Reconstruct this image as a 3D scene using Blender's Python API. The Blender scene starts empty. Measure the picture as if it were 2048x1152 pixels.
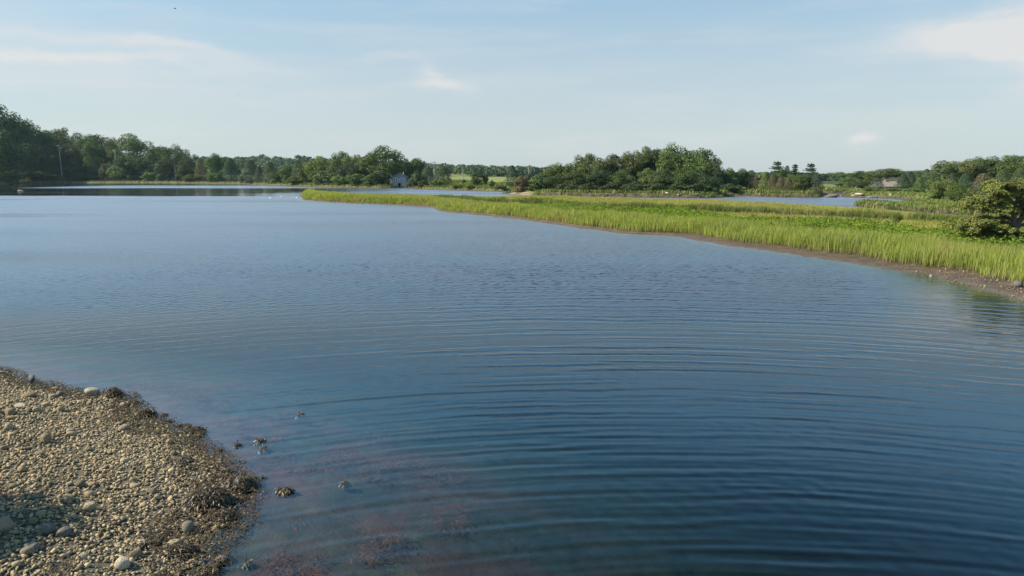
import bpy, bmesh, math, random
import numpy as np
from mathutils import Vector, Matrix
R = math.radians
rng = np.random.default_rng(7)
random.seed(7)
S = bpy.context.scene
C = S.collection

# ------------------------------------------------------------------ camera
CAM_H, FPX, HORIZON = 4.3, 1550.0, 348.0          # photo pixels (2048 x 1152)
PITCH = math.atan((576 - HORIZON) / FPX)
cp, sp = math.cos(PITCH), math.sin(PITCH)
cam_d = bpy.data.cameras.new('camera')
cam_d.sensor_width = 36; cam_d.lens = 36 * FPX / 2048
cam_d.clip_start = 0.1; cam_d.clip_end = 6000
cam = bpy.data.objects.new('camera', cam_d); C.objects.link(cam)
cam.location = (0, 0, CAM_H); cam.rotation_euler = (R(90) - PITCH, 0, 0)
S.camera = cam

# ------------------------------------------------------------------ light
SUN_AZ, SUN_EL = R(-92), R(37)      # azimuth from +Y, clockwise positive (left of view)
S.view_settings.view_transform = 'Standard'; S.view_settings.look = 'None'
S.view_settings.exposure = 0.95; S.view_settings.gamma = 1
S.cycles.use_denoising = True
S.cycles.max_bounces = 8; S.cycles.transparent_max_bounces = 12
S.cycles.volume_bounces = 0

class NT:
    """tiny helper to write node maths"""
    def __init__(s, tree): s.t = tree; s.n = tree.nodes; s.l = tree.links
    def node(s, typ, **kw):
        nd = s.n.new(typ)
        for k, v in kw.items(): setattr(nd, k, v)
        return nd
    def put(s, sock, v):
        if isinstance(v, bpy.types.NodeSocket): s.l.new(v, sock)
        elif v is not None: sock.default_value = v
    def m(s, op, a, b=None, c=None, clamp=False):
        nd = s.node('ShaderNodeMath', operation=op, use_clamp=clamp)
        for i, v in enumerate((a, b, c)): s.put(nd.inputs[i], v)
        return nd.outputs[0]
    def vm(s, op, a, b=None, sc=None):
        nd = s.node('ShaderNodeVectorMath', operation=op)
        s.put(nd.inputs[0], a); s.put(nd.inputs[1], b)
        if sc is not None: s.put(nd.inputs['Scale'], sc)
        return nd.outputs['Value'] if op in ('DOT_PRODUCT', 'LENGTH', 'DISTANCE') else nd.outputs[0]
    def noise(s, vec, scale, detail=2, rough=.5, dist=0, out=0):
        nd = s.node('ShaderNodeTexNoise')
        s.put(nd.inputs['Vector'], vec); nd.inputs['Scale'].default_value = scale
        nd.inputs['Detail'].default_value = detail; nd.inputs['Roughness'].default_value = rough
        nd.inputs['Distortion'].default_value = dist
        return nd.outputs[out]
    def mix(s, f, a, b, mode='MIX'):
        nd = s.node('ShaderNodeMix', data_type='RGBA', blend_type=mode)
        s.put(nd.inputs[0], f); s.put(nd.inputs[6], a); s.put(nd.inputs[7], b)
        return nd.outputs[2]
    def ramp(s, v, lo, hi, a=0., b=1.):
        nd = s.node('ShaderNodeMapRange', interpolation_type='SMOOTHSTEP')
        s.put(nd.inputs[0], v); nd.inputs[1].default_value = lo; nd.inputs[2].default_value = hi
        nd.inputs[3].default_value = a; nd.inputs[4].default_value = b
        return nd.outputs[0]
    def xyz(s, x, y, z):
        nd = s.node('ShaderNodeCombineXYZ')
        for i, v in enumerate((x, y, z)): s.put(nd.inputs[i], v)
        return nd.outputs[0]
    def sep(s, v):
        nd = s.node('ShaderNodeSeparateXYZ'); s.put(nd.inputs[0], v); return nd.outputs

w = bpy.data.worlds.new('World'); S.world = w; w.use_nodes = True
t = NT(w.node_tree); t.n.clear()
sky = t.node('ShaderNodeTexSky', sky_type='NISHITA', sun_disc=False, sun_elevation=SUN_EL, sun_rotation=SUN_AZ,
             altitude=0, air_density=1.0, dust_density=.7, ozone_density=2.2)
tc = t.node('ShaderNodeTexCoord')
dx, dy, dz = t.sep(t.vm('NORMALIZE', tc.outputs['Generated']))
az = t.m('ARCTAN2', dx, dy); el = t.m('ARCSINE', dz)
def px_angles(px, py):
    u, v = (px - 1024) / FPX, (576 - py) / FPX
    y, z = cp + v * sp, -sp + v * cp
    return math.atan2(u, y), math.atan2(z, math.hypot(u, y))
wob = t.noise(t.xyz(t.m('MULTIPLY', az, 5), t.m('MULTIPLY', el, 14), 0.), 1.6, 5, .6, out=1)
wx, wy, wz = t.sep(wob)
azd = t.m('ADD', az, t.m('MULTIPLY', t.m('SUBTRACT', wx, .5), .10))
eld = t.m('ADD', el, t.m('MULTIPLY', t.m('SUBTRACT', wy, .5), .055))
streak = t.noise(t.xyz(t.m('MULTIPLY', az, 3), t.m('MULTIPLY', el, 26), 3.), 1.5, 5, .55)
cloud = t.m('MULTIPLY', t.ramp(streak, .44, .74), .20)
for px, py, sx, sy, tilt, k in ((2050, 58, 135, 32, .05, 1.3), (1990, 88, 80, 20, -.25, .6), (2075, 130, 40, 55, 0, .5), (1732, 283, 22, 9, .1, 1.1),
                                (895, 172, 46, 14, -.3, .5), (868, 140, 30, 18, -.5, .4), (330, 92, 150, 12, -.1, .6), (190, 112, 240, 11, -.02, .6),
                                (80, 140, 420, 40, -.08, .3), (60, 60, 130, 14, -.1, .25), (780, 110, 70, 8, .1, .2), (1400, 270, 220, 14, 0, .15)):
    a0, e0 = px_angles(px, py)
    da, de = t.m('SUBTRACT', azd, a0), t.m('SUBTRACT', eld, e0)
    de2 = t.m('SUBTRACT', de, t.m('MULTIPLY', da, tilt))
    q = t.m('ADD', t.m('POWER', t.m('ABSOLUTE', t.m('DIVIDE', da, sx / FPX)), 2), t.m('POWER', t.m('ABSOLUTE', t.m('DIVIDE', de2, sy / FPX)), 2))
    g = t.m('MULTIPLY', t.m('EXPONENT', t.m('MULTIPLY', q, -1)), k)
    cloud = t.m('ADD', cloud, g)
cloud = t.m('MINIMUM', cloud, .85)
veil = t.mix(t.ramp(el, .0, .42, .74, .10), t.vm('SCALE', t.vm('MULTIPLY', sky.outputs[0], t.mix(t.ramp(el, .07, .30), (1.08, 1.31, 1.28, 1), (.70, 1.43, 1.55, 1))), sc=t.m('ADD', 1., t.m('MULTIPLY', 1.1, t.m('MULTIPLY', t.ramp(el, .20, .29), t.ramp(el, .72, .30))))), (5.9, 6.3, 6.75, 1))
colr = t.mix(cloud, veil, (7.5, 7.4, 7.3, 1))
bg = t.node('ShaderNodeBackground'); t.l.new(colr, bg.inputs[0]); bg.inputs[1].default_value = .0545
out = t.node('ShaderNodeOutputWorld'); t.l.new(bg.outputs[0], out.inputs[0])

sun_d = bpy.data.lights.new('sun', 'SUN'); sun_d.energy = 5.0; sun_d.angle = R(.6); sun_d.color = (1, .88, .70)
sun = bpy.data.objects.new('sun', sun_d); C.objects.link(sun)
sv = Vector((math.sin(SUN_AZ) * math.cos(SUN_EL), math.cos(SUN_AZ) * math.cos(SUN_EL), math.sin(SUN_EL)))
sun.rotation_euler = sv.to_track_quat('Z', 'Y').to_euler()
sun.location = sv * 100

# ------------------------------------------------------------------ helpers
def unp(px, py, z=0.):
    """photo pixel -> ground point at height z"""
    u, v = (px - 1024) / FPX, (576 - py) / FPX
    dirv = np.array((u, cp + v * sp, -sp + v * cp))
    k = (z - CAM_H) / dirv[2]
    return dirv[0] * k, dirv[1] * k
def at(px, y, z=0.):
    return (px - 1024) / FPX * (y * cp - (z - CAM_H) * sp)
def ztop(py, y):
    v = (576 - py) / FPX
    return CAM_H + y * (-sp + v * cp) / (cp + v * sp)
def ydist(py, z=0.): return unp(1024, py, z)[1]
def pxof(x, y, z=0.): return 1024 + FPX * x / np.maximum(y * cp - (z - CAM_H) * sp, .1)

def sstep(a, b, x):
    k = np.clip((x - a) / (b - a), 0, 1); return k * k * (3 - 2 * k)
def vnoise(x, y, seed=0):
    xi, yi = np.floor(x).astype(np.int64), np.floor(y).astype(np.int64)
    fx, fy = x - xi, y - yi
    fx, fy = fx * fx * (3 - 2 * fx), fy * fy * (3 - 2 * fy)
    def h(a, b):
        n = (a * 374761393 + b * 668265263 + seed * 1274126177) & 0x7fffffff
        n = ((n ^ (n >> 13)) * 1274126177) & 0x7fffffff
        return ((n ^ (n >> 16)) & 0xffff) / 65535.
    return (h(xi, yi) * (1 - fx) + h(xi + 1, yi) * fx) * (1 - fy) + (h(xi, yi + 1) * (1 - fx) + h(xi + 1, yi + 1) * fx) * fy
def fbm(x, y, seed=0, o=3):
    s, a = 0, .5
    for i in range(o): s = s + a * vnoise(x * 2 ** i, y * 2 ** i, seed + i); a *= .5
    return s / (1 - .5 ** o) - .5          # about -.5 .. .5

def tag(o, label=None, cat=None, group=None, kind=None):
    if label: o['label'] = label
    if cat: o['category'] = cat
    if group: o['group'] = group
    if kind: o['kind'] = kind
    return o
def mesh_np(name, V, F, n, attrs=None, smooth=False):
    """V (k,3) vertices, F flat vertex indices, n = face sizes (int or array)"""
    V = np.asarray(V, np.float32); F = np.asarray(F, np.int32).ravel()
    n = np.full(len(F) // n, n) if np.isscalar(n) else np.asarray(n)
    me = bpy.data.meshes.new(name)
    me.vertices.add(len(V)); me.vertices.foreach_set('co', V.ravel())
    me.loops.add(len(F)); me.loops.foreach_set('vertex_index', F)
    me.polygons.add(len(n)); me.polygons.foreach_set('loop_start', np.concatenate(([0], np.cumsum(n)[:-1])).astype(np.int32))
    if smooth: me.polygons.foreach_set('use_smooth', np.ones(len(n), bool))
    for k, a in (attrs or {}).items():
        a = np.asarray(a, np.float32)
        if a.ndim == 1: me.attributes.new(k, 'FLOAT', 'POINT').data.foreach_set('value', a)
        else: me.attributes.new(k, 'FLOAT_COLOR', 'POINT').data.foreach_set('color', np.c_[a, np.ones(len(a))].astype(np.float32).ravel())
    me.update(calc_edges=True); me.validate()
    return me
def link(name, me, mat=None, parent=None, loc=(0, 0, 0)):
    o = bpy.data.objects.new(name, me); C.objects.link(o); o.location = loc
    if mat and me and not me.materials: me.materials.append(mat)
    if parent: o.parent = parent
    return o
def empty(name, loc=(0, 0, 0), rz=0):
    o = bpy.data.objects.new(name, None); C.objects.link(o); o.location = loc; o.rotation_euler = (0, 0, rz); o.empty_display_size = .3
    return o
def from_bm(bm, name):
    me = bpy.data.meshes.new(name); bm.to_mesh(me); bm.free(); return me
def bx(bm, x0, x1, y0, y1, z0, z1):
    vs = [bm.verts.new((x, y, z)) for x in (x0, x1) for y in (y0, y1) for z in (z0, z1)]
    for f in ((0, 1, 3, 2), (4, 6, 7, 5), (0, 4, 5, 1), (2, 3, 7, 6), (0, 2, 6, 4), (1, 5, 7, 3)): bm.faces.new([vs[i] for i in f])
def boxes(name, lst, bevel=0):
    bm = bmesh.new()
    for b in lst: bx(bm, *b)
    if bevel: bmesh.ops.bevel(bm, geom=list(bm.edges), offset=bevel, segments=1, affect='EDGES')
    return from_bm(bm, name)
def tube_np(P, rad, seg=7):
    """tapered tube through points -> V, quads"""
    P = np.asarray(P, float); V = []; F = []
    for i, p in enumerate(P):
        d = P[min(i + 1, len(P) - 1)] - P[max(i - 1, 0)]; d /= np.linalg.norm(d) + 1e-9
        a = np.cross(d, (0.3, .9, .1)); a /= np.linalg.norm(a) + 1e-9; b = np.cross(d, a)
        for k in range(seg):
            q = 2 * math.pi * k / seg; V.append(p + rad[i] * (math.cos(q) * a + math.sin(q) * b))
    for i in range(len(P) - 1):
        for k in range(seg):
            k2 = (k + 1) % seg; F += [i * seg + k, i * seg + k2, (i + 1) * seg + k2, (i + 1) * seg + k]
    return np.array(V), np.array(F)
def join_np(parts):
    V, F, o = [], [], 0
    for v, f in parts: V.append(v); F.append(f + o); o += len(v)
    return np.concatenate(V), np.concatenate(F)

# ------------------------------------------------------------------ materials
def mat(name):
    m = bpy.data.materials.new(name); m.use_nodes = True
    k = NT(m.node_tree); k.n.clear()
    o = k.node('ShaderNodeOutputMaterial')
    return m, k, o
def simple(name, col, rough=.8, var=.25, scale=6, bump=0, metal=0):
    m, k, o = mat(name)
    p = k.node('ShaderNodeBsdfPrincipled'); k.l.new(p.outputs[0], o.inputs[0])
    co = k.node('ShaderNodeTexCoord').outputs['Object']
    nz = k.noise(co, scale, 5, .6)
    c2 = tuple(c * (1 - var) for c in col) + (1,); c1 = tuple(min(1, c * (1 + var)) for c in col) + (1,)
    k.l.new(k.mix(k.ramp(nz, .3, .7), c2, c1), p.inputs['Base Color'])
    p.inputs['Roughness'].default_value = rough; p.inputs['Metallic'].default_value = metal
    p.inputs['Specular IOR Level'].default_value = .3
    if bump:
        b = k.node('ShaderNodeBump'); b.inputs['Strength'].default_value = .8; b.inputs['Distance'].default_value = bump
        k.l.new(nz, b.inputs['Height']); k.l.new(b.outputs[0], p.inputs['Normal'])
    return m
def leafy(name, base=None, tint=.35, transl=.2, gloss=.025, stem=None, rough=.65):
    """leaf / blade: diffuse + translucent + a little sheen.  Colour: object colour (trees) or given; per-leaf tint"""
    m, k, o = mat(name)
    if base is None: c = k.node('ShaderNodeObjectInfo').outputs['Color']
    else: c = k.node('ShaderNodeRGB').outputs[0]; c.default_value = base + (1,)
    ti = k.node('ShaderNodeAttribute', attribute_name='tint').outputs['Fac']
    dry = k.node('ShaderNodeAttribute', attribute_name='dry').outputs['Fac']
    v = k.m('ADD', 1 - tint, k.m('MULTIPLY', ti, 2 * tint))
    c = k.vm('MULTIPLY', c, k.xyz(k.m('ADD', k.m('MULTIPLY', v, 1.15), -.15), v, k.m('ADD', k.m('MULTIPLY', v, .7), .3)))
    if stem:
        h = k.node('ShaderNodeAttribute', attribute_name='h').outputs['Fac']
        c = k.mix(k.ramp(h, stem[3], stem[4]), stem[:3] + (1,), c)
        c = k.mix(dry, c, (.33, .27, .14, 1))
    d = k.node('ShaderNodeBsdfDiffuse'); k.l.new(c, d.inputs[0])
    tr = k.node('ShaderNodeBsdfTranslucent'); k.l.new(k.vm('MULTIPLY', c, (1.25, 1.2, .6)), tr.inputs[0])
    g = k.node('ShaderNodeBsdfGlossy'); g.inputs['Roughness'].default_value = rough; g.inputs[0].default_value = (.8, .85, .9, 1)
    a = k.node('ShaderNodeMixShader'); a.inputs[0].default_value = transl; k.l.new(d.outputs[0], a.inputs[1]); k.l.new(tr.outputs[0], a.inputs[2])
    b = k.node('ShaderNodeMixShader'); b.inputs[0].default_value = gloss; k.l.new(a.outputs[0], b.inputs[1]); k.l.new(g.outputs[0], b.inputs[2])
    k.l.new(b.outputs[0], o.inputs[0])
    return m
M_leaf = leafy('tree_leaf')
M_bark = simple('bark', (.11, .09, .07), .9, .4, 8, .05)
M_greybark = simple('grey_bark', (.20, .185, .165), .9, .4, 8, .05)
M_tall = leafy('tall_grass', (.230, .275, .066), .38, .42, 0., (.185, .155, .075, .04, .30))
M_meadow = leafy('meadow_grass', (.250, .255, .066), .28, .32, 0., (.16, .15, .05, 0., .3))
M_ditch = leafy('ditch_grass', (.110, .145, .040), .35, .3, 0., (.19, .15, .09, .15, .5))
M_shore = leafy('shore_grass', (.115, .160, .040), .35, .25, 0., (.10, .085, .05, .1, .5))
M_cover = leafy('leafy_cover', (.140, .200, .034), .4, .35, 0.)
M_weed = leafy('rockweed', (.068, .048, .021), .5, .12, .045, rough=.5)

def stone_mat(name, col, obj=True):
    m, k, o = mat(name)
    p = k.node('ShaderNodeBsdfPrincipled'); k.l.new(p.outputs[0], o.inputs[0]); p.inputs['Roughness'].default_value = .85
    p.inputs['Specular IOR Level'].default_value = .25
    co = k.node('ShaderNodeTexCoord').outputs['Object'] if obj else k.node('ShaderNodeNewGeometry').outputs['Position']
    v = k.node('ShaderNodeObjectInfo').outputs['Random'] if obj else k.node('ShaderNodeAttribute', attribute_name='tint').outputs['Fac']
    n1 = k.noise(co, 4 if obj else 30, 5, .65); n2 = k.noise(co, 14 if obj else 120, 3, .6)
    c = k.mix(k.ramp(v, 0, 1), tuple(x * .38 for x in col) + (1,), tuple(x * 1.3 for x in col) + (1,))
    c = k.mix(k.ramp(k.m('FRACT', k.m('MULTIPLY', v, 7.31)), .55, 1), c, (col[0] * .9, col[1] * .8, col[2] * .72, 1))
    c = k.mix(k.ramp(n1, .35, .7), k.mix(.35, c, (col[0] * .4, col[1] * .42, col[2] * .42, 1)), c)
    c = k.mix(k.ramp(n2, .5, .75, 0, .35), c, (col[0] * 1.3, col[1] * 1.3, col[2] * 1.3, 1))
    k.l.new(c, p.inputs['Base Color'])
    b = k.node('ShaderNodeBump'); b.inputs['Strength'].default_value = .6; b.inputs['Distance'].default_value = .06 if obj else .004
    k.l.new(n1, b.inputs['Height']); k.l.new(b.outputs[0], p.inputs['Normal'])
    return m
M_stone = stone_mat('beach_stone', (.34, .275, .175))
M_pale = stone_mat('pale_stone', (.41, .355, .27))
M_dark = stone_mat('dark_stone', (.15, .14, .12))
M_pebble = stone_mat('pebbles', (.345, .275, .165), obj=False)
M_gravel = stone_mat('bank_stones', (.22, .17, .12), obj=False)

# ------------------------------------------------------------------ shorelines (photo pixel, photo pixel, height of what is seen there)
def poly(pts): return np.array([unp(*p) for p in pts])
FAR = ((-700, 420), (-420, 390), (-200, 376), (0, 368.3), (60, 366.8), (120, 366), (250, 366), (350, 366.6), (490, 368.4), (500, 370.3), (535, 371.4), (610, 374),
       (700, 376.2), (761, 378), (786, 377), (800, 376.6), (818, 376.5), (832, 378.8), (850, 379.3), (900, 381), (960, 383), (996, 384), (1060, 383), (1500, 379), (1600, 386),
       (1640, 388), (1672, 388.3), (1800, 386), (2500, 386))
P_far = np.concatenate((poly(FAR), ((1450, 300), (1450, 1450), (-1450, 1450), (-1450, 200))))
P_marsh = poly(((598, 385), (602, 393), (608, 400), (640, 403.5), (700, 406.5), (735, 408), (800, 411), (868, 415.5), (876, 422), (900, 425), (960, 430.5), (1050, 440), (1150, 455),
                (1250, 467), (1345, 472), (1370, 478), (1440, 490), (1520, 500), (1600, 512), (1700, 527), (1780, 541), (1850, 551), (1900, 563), (1950, 578), (2048, 604), (2200, 640), (2500, 690),
                (3300, 800), (3300, 520, .5), (2600, 470, .5), (2048, 436, .45), (1900, 427, .42), (1800, 418.5, .42), (1706, 412.5, .42), (1612, 408, .42), (1552, 404, .42), (1440, 399, .45),
                (1300, 396, .6), (1200, 394, .5), (1100, 392, .4), (1000, 391, .8), (900, 388.5, .9), (800, 386, .9), (700, 383.5, .9), (640, 381.5, .9)))
P_spit = poly(((1703, 412.6), (1740, 417), (1800, 422.5), (1920, 431), (2048, 438), (2600, 456), (2600, 400, .3), (1850, 401, .3), (1822, 402, .3), (1806, 403.5, .3), (1796, 407, .3), (1760, 405.5, .3), (1722, 403.5, .3)))
P_right = poly(((1672, 389), (1680, 394.5), (1700, 395.8), (1757, 397), (1800, 400), (1845, 403), (1900, 406), (2600, 430), (2600, 375), (1900, 378), (1700, 382), (1674, 386)))
P_isle = poly(((1001, 388.5), (1040, 391), (1080, 392), (1200, 394), (1320, 396.3), (1400, 397), (1440, 396), (1468, 392.6), (1497, 393), (1530, 394.8), (1613, 396), (1642, 395.8), (1644, 391),
               (1640, 386), (1560, 381), (1400, 379), (1100, 380), (1022, 383.5), (1015, 386)))
P_beach = poly(((-1200, 700), (-400, 712), (-150, 722), (0, 743), (62, 766), (130, 779), (172, 788), (245, 795), (262, 815), (298, 838), (318, 852), (350, 863), (385, 884), (412, 906),
                (438, 930), (452, 950), (500, 968), (490, 990), (474, 1012), (478, 1035), (452, 1068), (420, 1095), (398, 1122), (380, 1160), (330, 1220), (200, 1300), (-200, 1400), (-1600, 1500)))
P_ditch = np.array([unp(px, py, .5) for px, py in ((860, 402), (930, 405), (1000, 408), (1100, 413), (1200, 417.5), (1300, 421), (1400, 425), (1550, 429.5), (1700, 435.5), (1795, 439), (1920, 443), (2048, 449), (2300, 460))])
P_ditch2 = np.array([unp(px, py, .5) for px, py in ((1822, 434), (1800, 439), (1786, 446))])
P_sand = poly(((1003, 388.5), (1040, 390.8), (1066, 391.5), (1070, 389), (1058, 386.5), (1040, 385), (1026, 387)))
HY = ydist(376.0) - .6; HX = at(799, HY)
P_pond = poly(((972, 370.5), (1016, 370.5), (1020, 374.5), (990, 374.2)))

def seg_dist(x, y, P, closed):
    d2 = np.full(x.shape, 1e18); n = len(P)
    for i in range(n if closed else n - 1):
        a, b = P[i], P[(i + 1) % n]; e = b - a; L = e @ e + 1e-12
        px_, py_ = x - a[0], y - a[1]
        k = np.clip((px_ * e[0] + py_ * e[1]) / L, 0, 1)
        d2 = np.minimum(d2, (px_ - k * e[0]) ** 2 + (py_ - k * e[1]) ** 2)
    return np.sqrt(d2)
def sdf(x, y, P):
    ins = np.zeros(x.shape, bool); n = len(P)
    for i in range(n):
        a, b = P[i], P[(i + 1) % n]
        c = (a[1] > y) != (b[1] > y)
        with np.errstate(divide='ignore', invalid='ignore'):
            ins ^= c & (x < (b[0] - a[0]) * (y - a[1]) / (b[1] - a[1] + 1e-15) + a[0])
    d = seg_dist(x, y, P, True)
    return np.where(ins, d, -d)

def ip(px, xs, vs): return np.interp(px, xs, vs)
def mud_w(px): return ip(px, (600, 860, 880, 1000, 1300, 1345, 1370, 1500, 1700, 1800, 1900, 2048, 2300), (.5, .8, .4, .8, 1.0, 1.1, 1.5, 1.8, 2., 2.1, 2.2, 2.3, 2.4))
def plat(px): return ip(px, (600, 870, 1200, 1500, 1800, 2048), (.60, .55, .34, .28, .25, .25))
def hill(px, y):
    """height of the wooded ground beyond the water"""
    near = ip(px, (-700, -100, 60, 150, 300, 420, 700, 1000, 1700, 1850, 2048, 2500), (10, 10, 9, 6, 4, 2, 1.6, .8, 1., 3, 5, 6))
    ridge = ip(px, (-200, 380, 640, 760, 850, 1000, 1090, 1500, 1700, 2100), (14, 12, 11, 8, 6, 4, 3, 3, 3, 8))
    return near, ridge * sstep(560, 900, y)

def fields(x, y):
    px = pxof(x, y)
    f = {}
    nz = fbm(x / 2.5, y / 2.5, 3) * 1.1 + fbm(x / .6, y / .6, 4) * .25
    nb = fbm(x / .9, y / .9, 5, 3) * .35 + fbm(x / .25, y / .25, 6, 2) * .12
    far_n = fbm(x / 12, y / 12, 8) * 3
    f['px'] = px
    f['M'] = sdf(x, y, P_marsh) + nz
    f['B'] = sdf(x, y, P_beach) + nb
    f['F'] = sdf(x, y, P_far) + far_n
    f['P'] = sdf(x, y, P_spit) + nz
    f['Rr'] = sdf(x, y, P_right) + nz
    f['I'] = sdf(x, y, P_isle) + nz * 1.3
    f['D'] = np.minimum(seg_dist(x, y, P_ditch, False), seg_dist(x, y, P_ditch2, False) + .3) + nz * .3
    f['sand'] = sdf(x, y, P_sand) + nz
    f['pond'] = sdf(x, y, P_pond)
    return f
def bank(s, mud, hm, top, scarp=.3):
    under = np.where(s < 0, np.maximum(.28 * s, -2.6), 0)
    ramp = hm * np.clip(s / np.maximum(mud, .05), 0, 1)
    return np.where(s < 0, under, ramp + (top - hm) * sstep(0, scarp, s - mud))
def H(x, y, f=None):
    x, y = np.asarray(x, float), np.asarray(y, float)
    f = f or fields(x, y); px = f['px']
    r = np.hypot(x, y)
    tex = fbm(x / .7, y / .7, 11) * .10 + fbm(x / 6, y / 6, 12) * .12
    pl = plat(px)
    m = bank(f['M'], mud_w(px), np.minimum(.18, pl * .45), pl, .35) + np.where(f['M'] > .5, .18 * sstep(2, 20, f['M']) + tex * .6, tex * .25 * sstep(0, 1, f['M']))
    m = m - np.where(f['M'] > 1.5, .55 * (1 - sstep(.25, .75, f['D'])), 0)
    s = f['B']
    b = np.where(s < 0, np.maximum(.06 * s - .018 * s * s, -2.6), .105 * np.minimum(s, 9) + fbm(x / 1.3, y / 1.3, 21) * .10 * sstep(0, 1, s)) + fbm(x / .35, y / .35, 22) * .03
    nr, rd = hill(px, y)
    ff = bank(f['F'], np.full_like(px, 2.), .15, .7, .8) + np.where(f['F'] > 3, nr * sstep(8, 46, f['F']) + rd + tex, 0)
    ff = np.where(f['pond'] > -2, np.minimum(ff, .5 - .8 * sstep(-2, 1, f['pond'])), ff)
    p = bank(f['P'], np.full_like(px, .6), .12, .42, .3) + tex * .3
    q = bank(f['Rr'], np.full_like(px, 1.8), .2, .7, .8) + np.where(f['Rr'] > 3, ip(px, (1700, 1850, 1950, 2100), (-.15, .2, 3, 4)) * sstep(6, 50, f['Rr']) + tex, 0)
    i = bank(f['I'], np.full_like(px, 1.2), .2, .75, .6) + np.where(f['I'] > 3, 1.2 * sstep(5, 25, f['I']) + tex, 0)
    i = np.where(f['sand'] > -1.5, np.minimum(i, .02 + .11 * np.maximum(f['I'], -20)), i)        # the sandy point slopes gently
    rh = np.hypot(x - HX, y - HY); ff = np.where(rh < 30, np.minimum(ff, .12 + .3 * np.maximum(rh - 3.6, 0)), ff)      # the boathouse stands at the water's edge
    return np.maximum.reduce([m, b, ff, p, q, i])
def hit(px, py):
    u, v = (px - 1024) / FPX, (576 - py) / FPX
    d = np.array((u, cp + v * sp, -sp + v * cp))
    k = np.concatenate((np.linspace(5, 30, 500), np.geomspace(30.05, 1300, 1100)))
    X, Y, Z = d[0] * k, d[1] * k, CAM_H + d[2] * k
    g = np.maximum(H(X, Y), 0)
    j = int(np.argmax(g >= Z)) if (g >= Z).any() else len(k) - 1
    return X[j], Y[j], float(H(X[j:j + 1], Y[j:j + 1])[0])
def Hs(x, y): return float(H(np.array([x]), np.array([y]))[0])

# ------------------------------------------------------------------ ground
na, nrad = 860, 720
aa = np.concatenate((np.linspace(R(-80), R(-38), 70, endpoint=False), np.linspace(R(-38), R(40), na, endpoint=False), np.linspace(R(40), R(80), 70)))
rr = np.concatenate((np.linspace(2, 22, 260, endpoint=False), np.geomspace(22, 1400, nrad - 260)))
A, RR = np.meshgrid(aa, rr); X, Y = (np.sin(A) * RR).ravel(), (np.cos(A) * RR).ravel()
f = fields(X, Y); Zg = H(X, Y, f)
def c3(*a): return np.array(a)
col = np.tile(c3(.050, .062, .046), (len(X), 1))                       # bed of the creek
def lay(c, k): global col; col = col * (1 - k[:, None]) + np.asarray(c) * k[:, None]
n1 = fbm(X / 1.2, Y / 1.2, 31) + .5; n2 = fbm(X / .4, Y / .4, 32) + .5; n3 = fbm(X / 9, Y / 9, 33) + .5
nearbed = sstep(-9, -2, f['B']) * (f['B'] < 0)
lay((.036, .027, .021), nearbed * .85); lay((.080, .032, .023), nearbed * sstep(.35, .62, n1)); lay((.055, .055, .030), nearbed * sstep(.62, .8, n2) * .6)
lay((.030, .026, .016), sstep(-5, -1.5, f['M'])); mudk = sstep(-.3, .3, f['M']); lay((.095, .069, .045), mudk * (.55 + .45 * n2)); lay((.10, .078, .058), sstep(-.4, .2, f['M']) * (1 - sstep(.2, .9, f['M'])) * .6)
turf = sstep(0, .4, f['M'] - mud_w(f['px']) - .3); lay((.15, .155, .042), turf); lay((.065, .055, .04), turf * (1 - sstep(.3, .8, f['D'])))
lay((.060, .047, .034), sstep(-.1, .1, f['M'] - mud_w(f['px'])) * (1 - sstep(.3, .5, f['M'] - mud_w(f['px']))))
lay((.11, .092, .068), sstep(-.05, .2, f['B']) * (.6 + .4 * n2)); lay((.17, .11, .06), sstep(.3, .8, f['B']) * sstep(.66, .8, n1) * .6)
for key in ('F', 'Rr', 'I', 'P'):
    s = f[key]
    lay((.075, .058, .044), sstep(-.5, .3, s)); lay((.135, .155, .045), sstep(1.5, 3, s) * (.75 + .25 * n1))
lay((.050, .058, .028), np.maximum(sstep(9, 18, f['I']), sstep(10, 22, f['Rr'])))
gap = np.maximum(sstep(880, 900, f['px']) * (1 - sstep(1030, 1060, f['px'])), sstep(1636, 1642, f['px']) * (1 - sstep(1668, 1674, f['px'])) * (f['F'] < 30))
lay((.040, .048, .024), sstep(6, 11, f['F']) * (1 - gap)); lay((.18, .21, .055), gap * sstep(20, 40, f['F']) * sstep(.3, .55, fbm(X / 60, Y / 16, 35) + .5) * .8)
lay((.33, .25, .18), sstep(-.12, .08, fbm(X / 1.5, Y / 3., 37)) * sstep(-.5, 1.5, f['sand']) * sstep(0, .6, f['I'])); lay((.25, .26, .06), sstep(8, 14, f['P']) * .4)
nc = len(aa); idx = np.arange(len(X)).reshape(len(rr), nc)
quads = np.stack((idx[:-1, :-1], idx[:-1, 1:], idx[1:, 1:], idx[1:, :-1]), -1)
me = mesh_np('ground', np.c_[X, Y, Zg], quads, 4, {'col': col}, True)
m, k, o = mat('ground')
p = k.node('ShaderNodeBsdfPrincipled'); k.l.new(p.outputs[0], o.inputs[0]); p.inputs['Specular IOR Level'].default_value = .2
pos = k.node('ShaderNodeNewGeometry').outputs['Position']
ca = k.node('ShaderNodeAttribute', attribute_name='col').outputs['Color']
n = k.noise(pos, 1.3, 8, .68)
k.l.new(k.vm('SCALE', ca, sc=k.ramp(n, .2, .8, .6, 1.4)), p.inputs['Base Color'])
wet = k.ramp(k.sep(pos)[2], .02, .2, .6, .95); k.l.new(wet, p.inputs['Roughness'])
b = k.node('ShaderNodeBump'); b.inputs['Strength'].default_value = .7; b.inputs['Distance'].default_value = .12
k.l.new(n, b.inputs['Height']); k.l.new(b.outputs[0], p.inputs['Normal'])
tag(link('ground', me, m), 'earth, mud and turf ground round the creek', kind='structure')

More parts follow.
